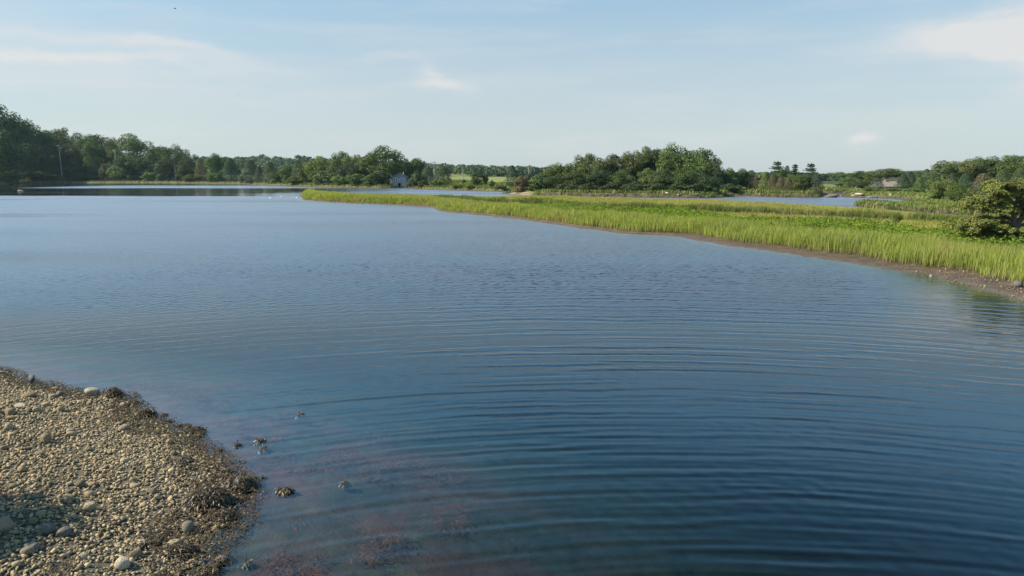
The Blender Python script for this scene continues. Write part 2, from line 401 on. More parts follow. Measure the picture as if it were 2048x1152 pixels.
# ------------------------------------------------------------------ water
m, k, o = mat('creek_water')
pos = k.node('ShaderNodeNewGeometry').outputs['Position']
x, y, z = k.sep(pos)
r_cam = k.vm('LENGTH', k.xyz(x, y, 0.))
# wind chop, in patches
mid = k.m('ADD', k.ramp(r_cam, 110, 165, 0., 1), k.m('MULTIPLY', k.ramp(r_cam, 20, 38, 0, .55), k.ramp(r_cam, 165, 110, 0, 1)))
patch = k.noise(k.xyz(k.m('MULTIPLY', x, .25), y, 1.), .055, 2, .45)
side = k.ramp(k.m('ADD', k.m('DIVIDE', x, k.m('MAXIMUM', y, 1.)), k.m('MULTIPLY', k.m('SUBTRACT', patch, .5), .5)), -.40, -.02)
chop = k.m('ADD', k.m('MULTIPLY', side, .045), k.m('MULTIPLY', k.ramp(patch, .34, .74), .12))
chop = k.m('ADD', chop, .050)
lee = k.m('SUBTRACT', 1., k.m('MULTIPLY', .93, k.m('MULTIPLY', k.ramp(k.m('DIVIDE', x, k.m('MAXIMUM', y, 1.)), .40, .56), k.ramp(y, 58, 42))))
chop = k.m('MULTIPLY', chop, lee)
alpha0 = k.m('MULTIPLY', chop, k.ramp(k.m('ADD', r_cam, k.m('MULTIPLY', k.m('SUBTRACT', patch, .5), 30.)), 17, 42))
chop = k.m('MULTIPLY', chop, mid)
# the sheltered reach under the far left wood lies calm, with one breeze band
edge = k.m('MULTIPLY', k.m('SUBTRACT', k.noise(k.xyz(k.m('MULTIPLY', x, .3), y, 4.), .08, 4, .6), .5), 34.)
yy = k.m('ADD', y, edge)
calm = k.m('MULTIPLY', k.ramp(yy, 146, 160), k.ramp(x, -10, -60))
band = k.m('MULTIPLY', k.m('MULTIPLY', k.ramp(yy, 236, 250), k.ramp(yy, 300, 285)), k.ramp(x, -165, -130))
calm = k.m('MULTIPLY', calm, k.m('SUBTRACT', 1., band))
keep_ = k.m('SUBTRACT', 1., k.m('MULTIPLY', calm, .95))
chop = k.m('MULTIPLY', chop, k.m('MULTIPLY', keep_, .42))
alpha = k.m('MULTIPLY', k.m('MULTIPLY', alpha0, keep_), 1.15)          # unresolved wavelets: slope spread of the surface
ch = k.vm('SUBTRACT', k.noise(k.xyz(k.m('MULTIPLY', x, .8), y, 0.), 5.5, 3, .6, out=1), (.5, .5, .5))
ch2 = k.vm('SUBTRACT', k.noise(k.xyz(x, y, 7.), 1.9, 2, .5, out=1), (.5, .5, .5))
ch = k.vm('SCALE', k.vm('ADD', ch, k.vm('SCALE', ch2, sc=.5)), sc=k.m('MULTIPLY', chop, 4.2))
cxx, cyy, _ = k.sep(ch)
fine = k.vm('SCALE', k.vm('SUBTRACT', k.noise(pos, 5., 2, .5, out=1), (.5, .5, .5)), sc=.034)
fx, fy, _ = k.sep(fine)
N0 = k.node('ShaderNodeNewGeometry').outputs['Normal']
N = k.vm('NORMALIZE', k.vm('SUBTRACT', N0, k.xyz(k.m('ADD', cxx, fx), k.m('ADD', cyy, fy), 0.)))
cosv = k.m('ABSOLUTE', k.vm('DOT_PRODUCT', N, k.node('ShaderNodeNewGeometry').outputs['Incoming']), clamp=True)
cosv = k.m('SQRT', k.m('ADD', k.m('MULTIPLY', cosv, cosv), k.m('MULTIPLY', k.m('MULTIPLY', alpha, alpha), .45)))
cosv = k.m('MINIMUM', cosv, 1.)
fr = k.m('ADD', .021, k.m('MULTIPLY', .979, k.m('POWER', k.m('SUBTRACT', 1., cosv), 5.)))     # Schlick reflectance of water
gl = k.node('ShaderNodeBsdfGlossy'); k.l.new(k.m('SQRT', k.m('MAXIMUM', alpha, .0004)), gl.inputs['Roughness']); k.l.new(N, gl.inputs['Normal'])
tr = k.node('ShaderNodeBsdfTransparent'); tr.inputs[0].default_value = (.86, .92, .92, 1)
mx = k.node('ShaderNodeMixShader'); k.l.new(fr, mx.inputs[0]); k.l.new(tr.outputs[0], mx.inputs[1]); k.l.new(gl.outputs[0], mx.inputs[2])
k.l.new(mx.outputs[0], o.inputs[0])
va = k.node('ShaderNodeVolumeAbsorption'); va.inputs[0].default_value = (.30, .55, .46, 1); va.inputs[1].default_value = .85
k.l.new(va.outputs[0], o.inputs[1])
# the water sheet itself: real waves, finest near the bridge, dying out to a flat sheet in the distance
def waves(x, y, r, step):
    px = x / np.maximum(y, 1.)
    # ring ripples spreading from the bridge, broken up along their crests
    rl = np.hypot(x - 2.4, y + 3.0)
    ph = fbm(x * .30, y * .30, 101, 4) * 9; ph2 = fbm(x * .5, y * .5, 105, 3) * 8
    amp = (.55 + .55 * sstep(-.25, .15, fbm(x * .30, y * .75, 108, 3))) * (1 - .9 * sstep(28, 46, r + fbm(x * .15, y * .3, 109) * 14))
    amp *= .30 + .70 * sstep(-7.5, 1.5, x + fbm(x * .25, y * .25, 111) * 5)
    z = np.zeros_like(x)
    for lam, p_, s_ in ((.76, ph * .8, .034 * sstep(11, 22, r)), (.55, ph, .030 * (.55 + .45 * sstep(8, 15, r))), (.38, ph2, .036), (.26, ph + ph2, .038), (.19, ph * .7 - ph2, .032)):
        z += .86 * amp * s_ * lam / 6.283 * np.sin(6.283 / lam * rl + p_) * sstep(2, 4, lam / step)
    rl2 = np.hypot(x + 9, y - 1.5)                                  # weaker ripples coming back off the beach and the banks
    rl3 = np.hypot(x - 24, y - 12)
    a2 = sstep(-.1, .2, fbm(x * .5, y * .5, 131, 3)) * (1 - sstep(20, 34, r))
    z += a2 * .014 * .31 / 6.283 * np.sin(6.283 / .31 * rl2 + ph2) * sstep(2, 4, .31 / step) + a2 * .010 * .27 / 6.283 * np.sin(6.283 / .27 * rl3 + ph) * sstep(2, 4, .27 / step)
    z *= 1 - .5 * sstep(.42, .60, px + fbm(x * .2, y * .2, 133) * .2)     # lee of the right bank
    # wind chop in patches
    patch = fbm(x * .0140, y * .056, 121, 4)
    side = sstep(-.45, .05, px + patch * .5)
    streak = sstep(-.08, .24, patch)
    edge = fbm(x * .024, y * .08, 125, 4) * 20
    calm = sstep(142, 158, y + edge) * sstep(-10, -60, x)
    c = (.42 + .30 * side + .22 * streak * (1 - side * .6)) * sstep(17, 36, r + fbm(x * .1, y * .2, 127) * 12) * (1 - .95 * calm) * (1 - sstep(140, 175, r))
    c *= (.94 + .12 * sstep(-.2, .2, fbm(x * .08, y * .3, 128))) * (1 - .8 * sstep(.40, .56, px) * (y < 60))
    q = np.random.default_rng(77); n = 44
    for i in range(n):
        lam = .17 * (.46 / .17) ** q.uniform(); d = R(90) + q.normal(0, 1.2); kx, ky = math.cos(d) * 6.283 / lam, math.sin(d) * 6.283 / lam
        z += c * (.10 * math.sqrt(2. / n)) * lam / 6.283 * np.sin(kx * x + ky * y + q.uniform(0, 6.283)) * sstep(1.6, 3.0, lam / step)
    return z
ra = np.concatenate((np.arange(2, 38, .045), np.geomspace(38, 175, 680, endpoint=False), np.geomspace(175, 1410, 60)))
ta = np.concatenate((np.linspace(R(-80), R(-40), 40, endpoint=False), np.linspace(R(-40), R(40), 930, endpoint=False), np.linspace(R(40), R(80), 41)))
A, RR = np.meshgrid(ta, ra); X, Y = (np.sin(A) * RR), (np.cos(A) * RR)
st = np.broadcast_to(np.maximum(np.gradient(ra), .0)[:, None], X.shape)
Zw = np.concatenate([waves(a_, b_, c_, d_) for a_, b_, c_, d_ in zip(*(np.array_split(v, 12) for v in (X, Y, RR, st)))])
idx = np.arange(X.size).reshape(X.shape)
quads = np.stack((idx[:-1, :-1], idx[1:, :-1], idx[1:, 1:], idx[:-1, 1:]), -1)
me = mesh_np('water', np.c_[X.ravel(), Y.ravel(), Zw.ravel()], quads[:, :, ::-1], 4, None, True)
tag(link('water', me, m), 'blue rippled tidal creek water', kind='structure')

# ------------------------------------------------------------------ trees
def quads_np(Pc, N, size, tint=None, asp=1.):
    """leaf quads at Pc facing N"""
    n = len(Pc); N = N / (np.linalg.norm(N, axis=1, keepdims=True) + 1e-9)
    a = np.cross(N, rng.normal(size=(n, 3))); a /= np.linalg.norm(a, axis=1, keepdims=True) + 1e-9
    b = np.cross(N, a); s = np.asarray(size).reshape(-1, 1) * .5
    V = np.stack((Pc - a * s * asp, Pc - b * s * .8, Pc + a * s * asp, Pc + b * s * .8), 1).reshape(-1, 3)
    return V, np.arange(4 * n)
def unit(n): v = rng.normal(size=(n, 3)); return v / np.linalg.norm(v, axis=1, keepdims=True)
def lobes_crown(name, lobes, per, size, flat=.85):
    Vs, T = [], []
    for c, r in lobes:
        nn = int(per * (r / .15) ** 2) + 20
        u = unit(nn); u = u[u[:, 2] > -.55]
        rad = r * rng.uniform(.62, 1.08, (len(u), 1))
        Pc = c + u * rad * (1, 1, flat)
        v, _ = quads_np(Pc, u + rng.normal(size=u.shape) * .55 + (0, 0, .25), size * rng.uniform(.6, 1.35, len(u)))
        Vs.append(v); T.append(np.repeat(np.clip(rng.normal(.5, .16, len(u)) + rng.normal(0, .12), 0, 1), 4))
    V = np.concatenate(Vs)
    return mesh_np(name, V, np.arange(len(V)), 4, {'tint': np.concatenate(T)})
def oak_lobes(n, zc, rz, rxy, low, seed):
    q = np.random.default_rng(seed); L = []
    while len(L) < n:
        p = q.uniform(-1, 1, 3)
        d = np.linalg.norm(p)
        if d > 1 or d < .45: continue
        r = q.uniform(.10, .18) * (1.1 - .2 * max(0, p[2]))
        c = np.array((p[0] * rxy, p[1] * rxy, zc + p[2] * rz))
        if c[2] - r < low: continue
        L.append((c, r))
    L.append((np.array((q.uniform(-.1, .1), q.uniform(-.1, .1), 1 - .2)), .18))
    for _ in range(8): L.append((np.array((q.uniform(-.26, .26), q.uniform(-.26, .26), q.uniform(low + .15, .75))), .22))
    return L
def trunk_mesh(name, top=.75, r=.026, limbs=6, seed=0, base=.28):
    q = np.random.default_rng(seed); parts = []
    bend = q.normal(0, .03, 2)
    P = [(0, 0, -.05), (bend[0] * .3, bend[1] * .3, .2 * top), (bend[0], bend[1], .55 * top), (bend[0] * 1.5, bend[1] * 1.2, top)]
    parts.append(tube_np(P, (r * 1.35, r, r * .7, r * .2)))
    for i in range(limbs):
        a = q.uniform(0, 6.28); z0 = q.uniform(base, .6) * top; L = q.uniform(.2, .36)
        s = np.array((bend[0] * z0 / top, bend[1] * z0 / top, z0))
        e = s + (math.cos(a) * L, math.sin(a) * L, q.uniform(.12, .3))
        parts.append(tube_np([s, (s + e) / 2 + (0, 0, .03), e], (r * .5, r * .32, r * .08), 5))
    V, F = join_np(parts); return mesh_np(name, V, F, 4, smooth=True)
OAK = [lobes_crown('oak_crown', oak_lobes(30 + i % 3 * 5, .54, .42 + .03 * (i % 2), .42, -.02 if i % 2 else .08, 40 + i), 215, .033) for i in range(8)]
SHRUB = [lobes_crown('shrub_crown', oak_lobes(14, .42, .46, .42, -.1, 80 + i), 170, .055) for i in range(4)]
def cone_crown(name, n, seed, pw=.75, ragged=.16, size=.035):
    q = np.random.default_rng(seed)
    z = q.uniform(0, 1, n) ** 1.15 * .97; a = q.uniform(0, 6.283, n)
    prof = .5 * (1 - z) ** pw * (.72 + .5 * np.minimum(z * 5, 1) - .22)
    lump = 1 + ragged * 2.2 * (fbm(a * 2.2 + seed * 9, z * 9, seed) + fbm(a * 6, z * 22, seed + 4) * .6)
    rad = prof * lump * q.uniform(.72, 1.05, n) + .012
    Pc = np.c_[np.cos(a) * rad, np.sin(a) * rad, z + .03]
    u = np.c_[np.cos(a), np.sin(a), np.full(n, .45)] + q.normal(size=(n, 3)) * .5
    V, F = quads_np(Pc, u, size * q.uniform(.6, 1.3, n))
    return mesh_np(name, V, F, 4, {'tint': np.repeat(np.clip(.5 + .7 * fbm(a * 3, z * 12, seed + 2) + q.normal(0, .12, n), 0, 1), 4)})
CEDAR = [cone_crown('cedar_crown', 4200, 3 + i, (.5, .42, .62)[i], .3) for i in range(3)]
def pine_crown(name, seed):
    q = np.random.default_rng(seed); Vs, T = [], []
    for i in range(9):
        z = .34 + .073 * i + q.uniform(-.012, .012); L = (.52 - .046 * i) * q.uniform(.6, 1.15)
        for j in range(7 if i < 7 else 5):
            a = q.uniform(0, 6.28); Lj = L * q.uniform(.6, 1.1); n = 60
            s = q.uniform(.15, 1, n); wv = q.normal(0, .05, n)
            Pc = np.c_[np.cos(a) * s * Lj - np.sin(a) * wv, np.sin(a) * s * Lj + np.cos(a) * wv, z + .05 * s + q.normal(0, .010, n)]
            v, _ = quads_np(Pc, np.c_[q.normal(0, .5, (n, 2)), np.ones(n)], .042 * q.uniform(.6, 1.2, n)); Vs.append(v)
            T.append(np.repeat(np.clip(q.normal(.5, .15, n), 0, 1), 4))
    n = 60; z = q.uniform(.9, 1.02, n); Pc = np.c_[q.normal(0, .016, (n, 2)), z]
    v, _ = quads_np(Pc, unit(n), np.full(n, .03)); Vs.append(v); T.append(np.full(4 * n, .5))
    V = np.concatenate(Vs); return mesh_np(name, V, np.arange(len(V)), 4, {'tint': np.concatenate(T)})
PINE = [pine_crown('pine_crown', 5), pine_crown('pine_crown', 6)]
TR_OAK = [trunk_mesh('oak_trunk', .8, .024, 7, i) for i in range(3)]
TR_CON = [trunk_mesh('conifer_trunk', .96, .018, 0, 9)]
TR_SHR = [trunk_mesh('shrub_stem', .6, .022, 6, 12, .1)]
for a in TR_OAK + TR_CON + TR_SHR: a.materials.append(M_bark)
for a in OAK + SHRUB + CEDAR + PINE: a.materials.append(M_leaf)
KINDS = {'oak': (OAK, TR_OAK, 'oak_tree', 'tree'), 'shrub': (SHRUB, TR_SHR, 'shrub', 'shrub'), 'cedar': (CEDAR, TR_CON, 'cedar_tree', 'tree'), 'pine': (PINE, TR_CON, 'pine_tree', 'tree')}
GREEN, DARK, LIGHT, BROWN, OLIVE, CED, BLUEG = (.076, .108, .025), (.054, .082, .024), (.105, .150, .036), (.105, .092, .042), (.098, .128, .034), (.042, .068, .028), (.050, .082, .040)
ntree = [0]
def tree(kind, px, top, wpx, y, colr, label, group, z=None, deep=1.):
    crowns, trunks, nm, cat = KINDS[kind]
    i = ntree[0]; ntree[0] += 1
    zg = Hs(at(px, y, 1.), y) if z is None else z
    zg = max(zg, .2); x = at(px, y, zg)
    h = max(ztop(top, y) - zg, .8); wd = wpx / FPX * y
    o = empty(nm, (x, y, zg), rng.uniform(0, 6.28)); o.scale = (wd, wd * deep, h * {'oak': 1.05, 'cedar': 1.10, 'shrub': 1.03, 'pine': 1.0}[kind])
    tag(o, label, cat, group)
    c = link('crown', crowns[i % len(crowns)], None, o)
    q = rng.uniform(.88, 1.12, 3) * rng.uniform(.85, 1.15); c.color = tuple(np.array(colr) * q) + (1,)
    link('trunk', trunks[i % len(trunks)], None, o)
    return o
def shore_y(px, tab): return ydist(np.interp(px, [a[0] for a in tab], [a[1] for a in tab]))
G1 = 'trees of the left bank wood'
for px, top, wd, off, c, kd, lb in (
    (-62, 232, 120, 40, GREEN, 'oak', 'huge dark oak cut by the left picture edge'),
    (12, 226, 84, 46, DARK, 'oak', 'tallest dark oak at the left edge of the left wood'),
    (40, 241, 64, 40, DARK, 'oak', 'dark oak just right of the tallest tree of the left wood'),
    (65, 247, 66, 42, GREEN, 'oak', 'rounded oak on the sloping skyline midway between left edge and first pole'),
    (100, 260, 66, 40, GREEN, 'oak', 'oak with lit top rising just left of the first utility pole'),
    (132, 262, 68, 44, OLIVE, 'oak', 'olive crowned oak directly behind the first utility pole'),
    (172, 266, 62, 38, GREEN, 'oak', 'rounded oak just right of the first utility pole'),
    (200, 270, 64, 42, DARK, 'oak', 'dark broad oak left of the second utility pole'),
    (228, 280, 46, 36, GREEN, 'oak', 'narrow oak directly behind the second utility pole'),
    (270, 277, 84, 36, LIGHT, 'oak', 'pale green broad oak standing out right of the second utility pole'),
    (320, 293, 66, 34, GREEN, 'oak', 'low rounded oak left of the third utility pole'),
    (356, 295, 60, 30, GREEN, 'oak', 'oak with a lit crown directly behind the third utility pole'),
    (384, 309, 40, 28, DARK, 'oak', 'last small dark oak at the right end of the left wood'),
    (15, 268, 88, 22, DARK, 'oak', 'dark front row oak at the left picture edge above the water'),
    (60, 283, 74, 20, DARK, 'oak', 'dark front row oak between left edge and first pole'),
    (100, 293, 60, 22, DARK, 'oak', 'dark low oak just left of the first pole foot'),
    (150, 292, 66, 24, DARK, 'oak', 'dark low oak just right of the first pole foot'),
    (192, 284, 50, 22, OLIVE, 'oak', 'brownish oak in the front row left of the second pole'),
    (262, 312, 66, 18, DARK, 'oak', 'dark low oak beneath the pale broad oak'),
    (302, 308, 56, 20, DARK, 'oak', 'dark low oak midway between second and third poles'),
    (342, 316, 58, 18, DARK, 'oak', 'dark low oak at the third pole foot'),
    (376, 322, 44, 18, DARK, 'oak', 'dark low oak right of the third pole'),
    (212, 326, 26, 12, BROWN, 'shrub', 'small brownish shrub left of the round tan bush'),
    (240, 328, 46, 11, OLIVE, 'shrub', 'round tan olive bush below the second pole'),
    (298, 343, 30, 9, LIGHT, 'shrub', 'pale green shrub at the water side right of the tan bush'),
    (322, 346, 24, 9, GREEN, 'shrub', 'small shrub left of the third pole foot'),
    (152, 327, 50, 15, DARK, 'shrub', 'dark bushy shrub filling the gap right of the first pole'),
    (165, 344, 50, 9, DARK, 'shrub', 'dark shrub between first and second pole feet'),
    (78, 342, 60, 9, DARK, 'shrub', 'dark shrub left of the first pole foot'),
    (18, 340, 70, 9, DARK, 'shrub', 'dark shrub at the far left water edge'),
    (122, 350, 20, 6, LIGHT, 'shrub', 'tiny bright shrub at the first pole foot'),
    (403, 321, 28, 16, BROWN, 'cedar', 'brown juniper right of the left wood'),
    (445, 311, 66, 24, GREEN, 'oak', 'broad lone oak between left wood and the cedars'),
    (462, 321, 42, 16, CED, 'cedar', 'dark cedar in front of the broad lone oak'),
    (432, 345, 40, 8, LIGHT, 'shrub', 'pale shrub at the foot of the broad lone oak'),
    (382, 348, 36, 8, GREEN, 'shrub', 'low shrub left of the brown juniper foot'),
    (487, 349, 22, 6, OLIVE, 'shrub', 'olive shrub at the end of the left grass bank')):
    tree(kd, px, top, wd, shore_y(px, FAR) + off, c, lb, G1)
G2 = 'trees round the boathouse'
for px, top, wd, off, c, kd, lb in (
    (502, 324, 36, 22, CED, 'cedar', 'dark pointed cedar left of the muddy gap in the bank'),
    (519, 336, 26, 24, CED, 'cedar', 'smaller dark cedar right beside the pointed one'),
    (541, 328, 34, 22, DARK, 'cedar', 'broad dark cedar above the muddy gap'),
    (556, 342, 40, 16, GREEN, 'shrub', 'round shrub right of the muddy gap'),
    (574, 336, 36, 20, GREEN, 'oak', 'small oak between the shrub and the tall grey cedar'),
    (597, 324, 34, 24, BLUEG, 'cedar', 'tall bluish cedar left of the oak clump'),
    (612, 328, 46, 20, GREEN, 'oak', 'low oak at the left foot of the oak clump'),
    (643, 312, 66, 22, LIGHT, 'oak', 'light green oak at the left of the boathouse clump'),
    (684, 308, 56, 26, GREEN, 'oak', 'second oak from left on the clump skyline'),
    (708, 309, 56, 24, GREEN, 'oak', 'middle oak on the clump skyline'),
    (697, 327, 52, 14, BLUEG, 'oak', 'greyish oak in front of the clump middle'),
    (731, 311, 44, 24, LIGHT, 'oak', 'light narrow oak left of the tallest boathouse oak'),
    (768, 301, 92, 22, GREEN, 'oak', 'tallest broad oak rising just left of the boathouse'),
    (650, 340, 50, 9, OLIVE, 'shrub', 'olive shrub at the left foot of the oak clump'),
    (680, 348, 40, 8, LIGHT, 'shrub', 'pale shrub below the greyish oak'),
    (717, 346, 50, 9, GREEN, 'shrub', 'rounded shrub left of the boathouse oak foot'),
    (748, 344, 50, 10, DARK, 'shrub', 'dark shrub under the tallest boathouse oak'),
    (764, 340, 34, 14, DARK, 'shrub', 'dark shrub against the boathouse left wall'),
    (590, 352, 40, 7, GREEN, 'shrub', 'low shrub below the bluish cedar'),
    (797, 317, 34, 44, GREEN, 'oak', 'slim oak directly behind the boathouse roof'),
    (816, 324, 34, 36, DARK, 'oak', 'dark oak just right of the boathouse roof'),
    (834, 317, 44, 32, GREEN, 'oak', 'ragged oak standing right of the boathouse'),
    (836, 340, 36, 15, DARK, 'shrub', 'dark shrub close to the boathouse right wall'),
    (856, 338, 38, 26, CED, 'cedar', 'dark round cedar left of the fourth utility pole'),
    (886, 337, 40, 20, DARK, 'cedar', 'cedar at the left side of the far meadow gap'),
    (848, 360, 28, 8, GREEN, 'shrub', 'low waterside shrub right of the boathouse'),
    (872, 358, 30, 9, LIGHT, 'shrub', 'pale waterside shrub below the meadow gap cedar')):
    tree(kd, px, top, wd, shore_y(px, FAR) + off, c, lb, G2)
G3 = 'trees on the far meadow'
for px, top, wd, off, c, kd, lb in (
    (928, 358, 8, 60, DARK, 'shrub', 'tiny dark bush alone in the far meadow'),
    (956, 346, 30, 22, DARK, 'oak', 'small rounded tree in the middle of the far meadow gap'),
    (971, 348, 14, 26, BROWN, 'oak', 'thin brown half dead tree beside the rounded meadow tree'),
    (984, 360, 16, 14, GREEN, 'shrub', 'small bush right of the brown half dead tree'),
    (915, 369, 30, 7, GREEN, 'shrub', 'low bush at the left of the meadow water edge'),
    (942, 370, 30, 6, LIGHT, 'shrub', 'low pale bush under the rounded meadow tree'),
    (1002, 372, 26, 5, GREEN, 'shrub', 'low bush left of the dark cedar at the sandy point'),
    (1024, 335, 34, 18, CED, 'cedar', 'tall dark cedar at the right side of the meadow gap')):
    tree(kd, px, top, wd, shore_y(px, FAR) + off, c, lb, G3)
G4 = 'trees of the island grove'
ISL = ((1000, 388.5), (1040, 391), (1200, 394), (1320, 396.3), (1400, 397), (1440, 396), (1468, 393), (1613, 396), (1642, 395.8))
for px, top, wd, off, c, kd, lb in (
    (1042, 350, 32, 10, BROWN, 'shrub', 'brownish shrub above the sandy point'),
    (1058, 345, 34, 14, OLIVE, 'shrub', 'olive shrub at the fifth utility pole foot'),
    (1084, 345, 62, 12, GREEN, 'shrub', 'broad green shrub at the left end of the island grove'),
    (1117, 330, 60, 20, GREEN, 'oak', 'first oak at the left end of the island grove'),
    (1142, 326, 58, 24, DARK, 'oak', 'second oak from the left of the island grove'),
    (1176, 312, 72, 24, GREEN, 'oak', 'broad flat topped oak on the left half of the island'),
    (1207, 315, 58, 22, GREEN, 'oak', 'oak right of the flat topped one'),
    (1231, 309, 54, 26, DARK, 'oak', 'oak with a pointed crown left of the island middle'),
    (1257, 308, 58, 24, GREEN, 'oak', 'oak in the middle of the island skyline'),
    (1286, 302, 62, 26, GREEN, 'oak', 'tall oak left of the two island summits'),
    (1312, 299, 58, 28, DARK, 'oak', 'oak between the tall one and the highest summit'),
    (1342, 294, 80, 26, OLIVE, 'oak', 'highest domed oak on the island'),
    (1376, 301, 66, 28, GREEN, 'oak', 'oak just right of the highest island dome'),
    (1400, 303, 80, 24, OLIVE, 'oak', 'broad lit oak at the right shoulder of the island'),
    (1421, 316, 54, 22, GREEN, 'oak', 'oak falling away at the right end of the island'),
    (1434, 334, 36, 18, DARK, 'oak', 'lowest dark oak closing the island right end'),
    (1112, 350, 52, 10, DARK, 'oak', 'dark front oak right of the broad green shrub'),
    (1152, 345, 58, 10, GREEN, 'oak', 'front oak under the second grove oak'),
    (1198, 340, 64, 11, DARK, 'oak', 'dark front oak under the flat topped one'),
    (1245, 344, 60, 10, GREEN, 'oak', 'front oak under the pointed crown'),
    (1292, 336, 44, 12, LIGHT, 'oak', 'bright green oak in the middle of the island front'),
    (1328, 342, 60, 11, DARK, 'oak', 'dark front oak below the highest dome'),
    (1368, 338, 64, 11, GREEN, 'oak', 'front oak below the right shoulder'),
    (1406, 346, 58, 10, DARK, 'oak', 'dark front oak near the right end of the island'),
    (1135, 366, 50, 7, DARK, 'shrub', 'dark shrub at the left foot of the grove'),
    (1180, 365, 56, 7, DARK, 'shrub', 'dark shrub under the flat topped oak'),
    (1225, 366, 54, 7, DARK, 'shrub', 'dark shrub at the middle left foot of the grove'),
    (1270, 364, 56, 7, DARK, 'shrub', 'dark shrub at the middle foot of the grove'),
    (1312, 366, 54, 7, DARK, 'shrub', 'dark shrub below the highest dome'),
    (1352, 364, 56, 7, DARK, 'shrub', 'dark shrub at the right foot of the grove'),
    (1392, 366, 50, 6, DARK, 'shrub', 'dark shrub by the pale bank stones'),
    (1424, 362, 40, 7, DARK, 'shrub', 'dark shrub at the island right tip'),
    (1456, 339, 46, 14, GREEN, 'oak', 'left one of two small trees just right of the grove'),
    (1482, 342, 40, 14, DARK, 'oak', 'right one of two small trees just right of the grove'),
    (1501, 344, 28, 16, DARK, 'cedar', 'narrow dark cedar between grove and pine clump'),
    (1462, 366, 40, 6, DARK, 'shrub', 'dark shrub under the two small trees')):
    tree(kd, px, top, wd, shore_y(px, ISL) + off, c, lb, G4)
G5 = 'trees of the pine clump'
for px, top, wd, off, c, kd, lb in (
    (1553, 323, 56, 24, BLUEG, 'pine', 'tallest ragged pine at the left of the pine clump'),
    (1588, 329, 42, 24, BLUEG, 'pine', 'middle pine with a double top in the pine clump'),
    (1620, 327, 54, 20, BLUEG, 'pine', 'right hand tiered pine of the pine clump'),
    (1572, 336, 20, 22, CED, 'cedar', 'thin cedar tip between the left and middle pines'),
    (1512, 353, 14, 14, BROWN, 'cedar', 'dead brown little cedar left of the pine clump'),
    (1530, 347, 32, 14, OLIVE, 'cedar', 'olive juniper at the left end of the pine clump'),
    (1546, 352, 28, 10, BROWN, 'cedar', 'brownish juniper under the tallest pine'),
    (1563, 339, 42, 16, DARK, 'oak', 'dark oak under the tallest pine'),
    (1561, 357, 26, 6, BROWN, 'cedar', 'front brown juniper with a pointed top'),
    (1576, 358, 22, 6, BROWN, 'cedar', 'front rusty juniper right of the pointed one'),
    (1586, 348, 40, 12, GREEN, 'oak', 'lit oak below the middle pine'),
    (1601, 350, 36, 9, GREEN, 'oak', 'rounded oak left of the right hand pine'),
    (1617, 346, 42, 11, CED, 'oak', 'dark oak under the right hand pine'),
    (1632, 351, 30, 8, CED, 'cedar', 'dark cedar at the right end of the pine clump')):
    tree(kd, px, top, wd, shore_y(px, ISL) + off, c, lb, G5)
G6 = 'trees round the far cottage'
for px, top, wd, yd, c, kd, lb in (
    (1658, 348, 50, 330, GREEN, 'oak', 'distant rounded oak right of the pine clump'),
    (1680, 345, 56, 320, GREEN, 'oak', 'distant oak on the low skyline above the inlet'),
    (1700, 346, 50, 310, LIGHT, 'oak', 'light distant oak above the grey chair'),
    (1722, 343, 56, 290, GREEN, 'oak', 'distant dark topped oak left of the cottage'),
    (1744, 343, 44, 285, OLIVE, 'oak', 'olive oak on the skyline behind the cottage left end'),
    (1775, 337, 66, 270, OLIVE, 'oak', 'domed olive oak rising above the cottage roof'),
    (1806, 344, 44, 265, DARK, 'oak', 'dark oak behind the cottage right end'),
    (1698, 356, 38, 196, LIGHT, 'oak', 'bright green small oak left of the grey chair'),
    (1682, 362, 30, 200, OLIVE, 'shrub', 'olive shrub beside the inlet'),
    (1719, 360, 34, 190, GREEN, 'oak', 'small oak behind the grey chair'),
    (1738, 353, 38, 200, GREEN, 'oak', 'rounded oak between the grey chair and the cottage'),
    (1752, 359, 32, 184, CED, 'cedar', 'dark cedar against the cottage left end'),
    (1805, 351, 34, 182, CED, 'cedar', 'dark cedar against the cottage right end'),
    (1817, 346, 34, 190, CED, 'cedar', 'second dark cedar right of the cottage'),
    (1833, 346, 36, 195, DARK, 'cedar', 'third dark cedar right of the cottage'),
    (1851, 342, 34, 185, CED, 'cedar', 'tallest pointed cedar right of the cottage'),
    (1838, 358, 28, 160, GREEN, 'cedar', 'small green cedar in front of the cedar row'),
    (1866, 350, 34, 170, DARK, 'cedar', 'dark cedar where the row meets the right hand oaks'),
    (1738, 384, 26, 158, GREEN, 'shrub', 'low shrub right of the pale ledge'),
    (1760, 385, 26, 158, LIGHT, 'shrub', 'low pale shrub below the cottage left end'),
    (1786, 387, 30, 156, GREEN, 'shrub', 'low shrub below the cottage window'),
    (1812, 385, 34, 155, LIGHT, 'shrub', 'low pale shrub above the yellow boulder'),
    (1835, 385, 30, 150, GREEN, 'shrub', 'low shrub at the right end of the cottage shore')):
    tree(kd, px, top, wd, yd, c, lb, G6)
G7 = 'trees of the right hand wood'
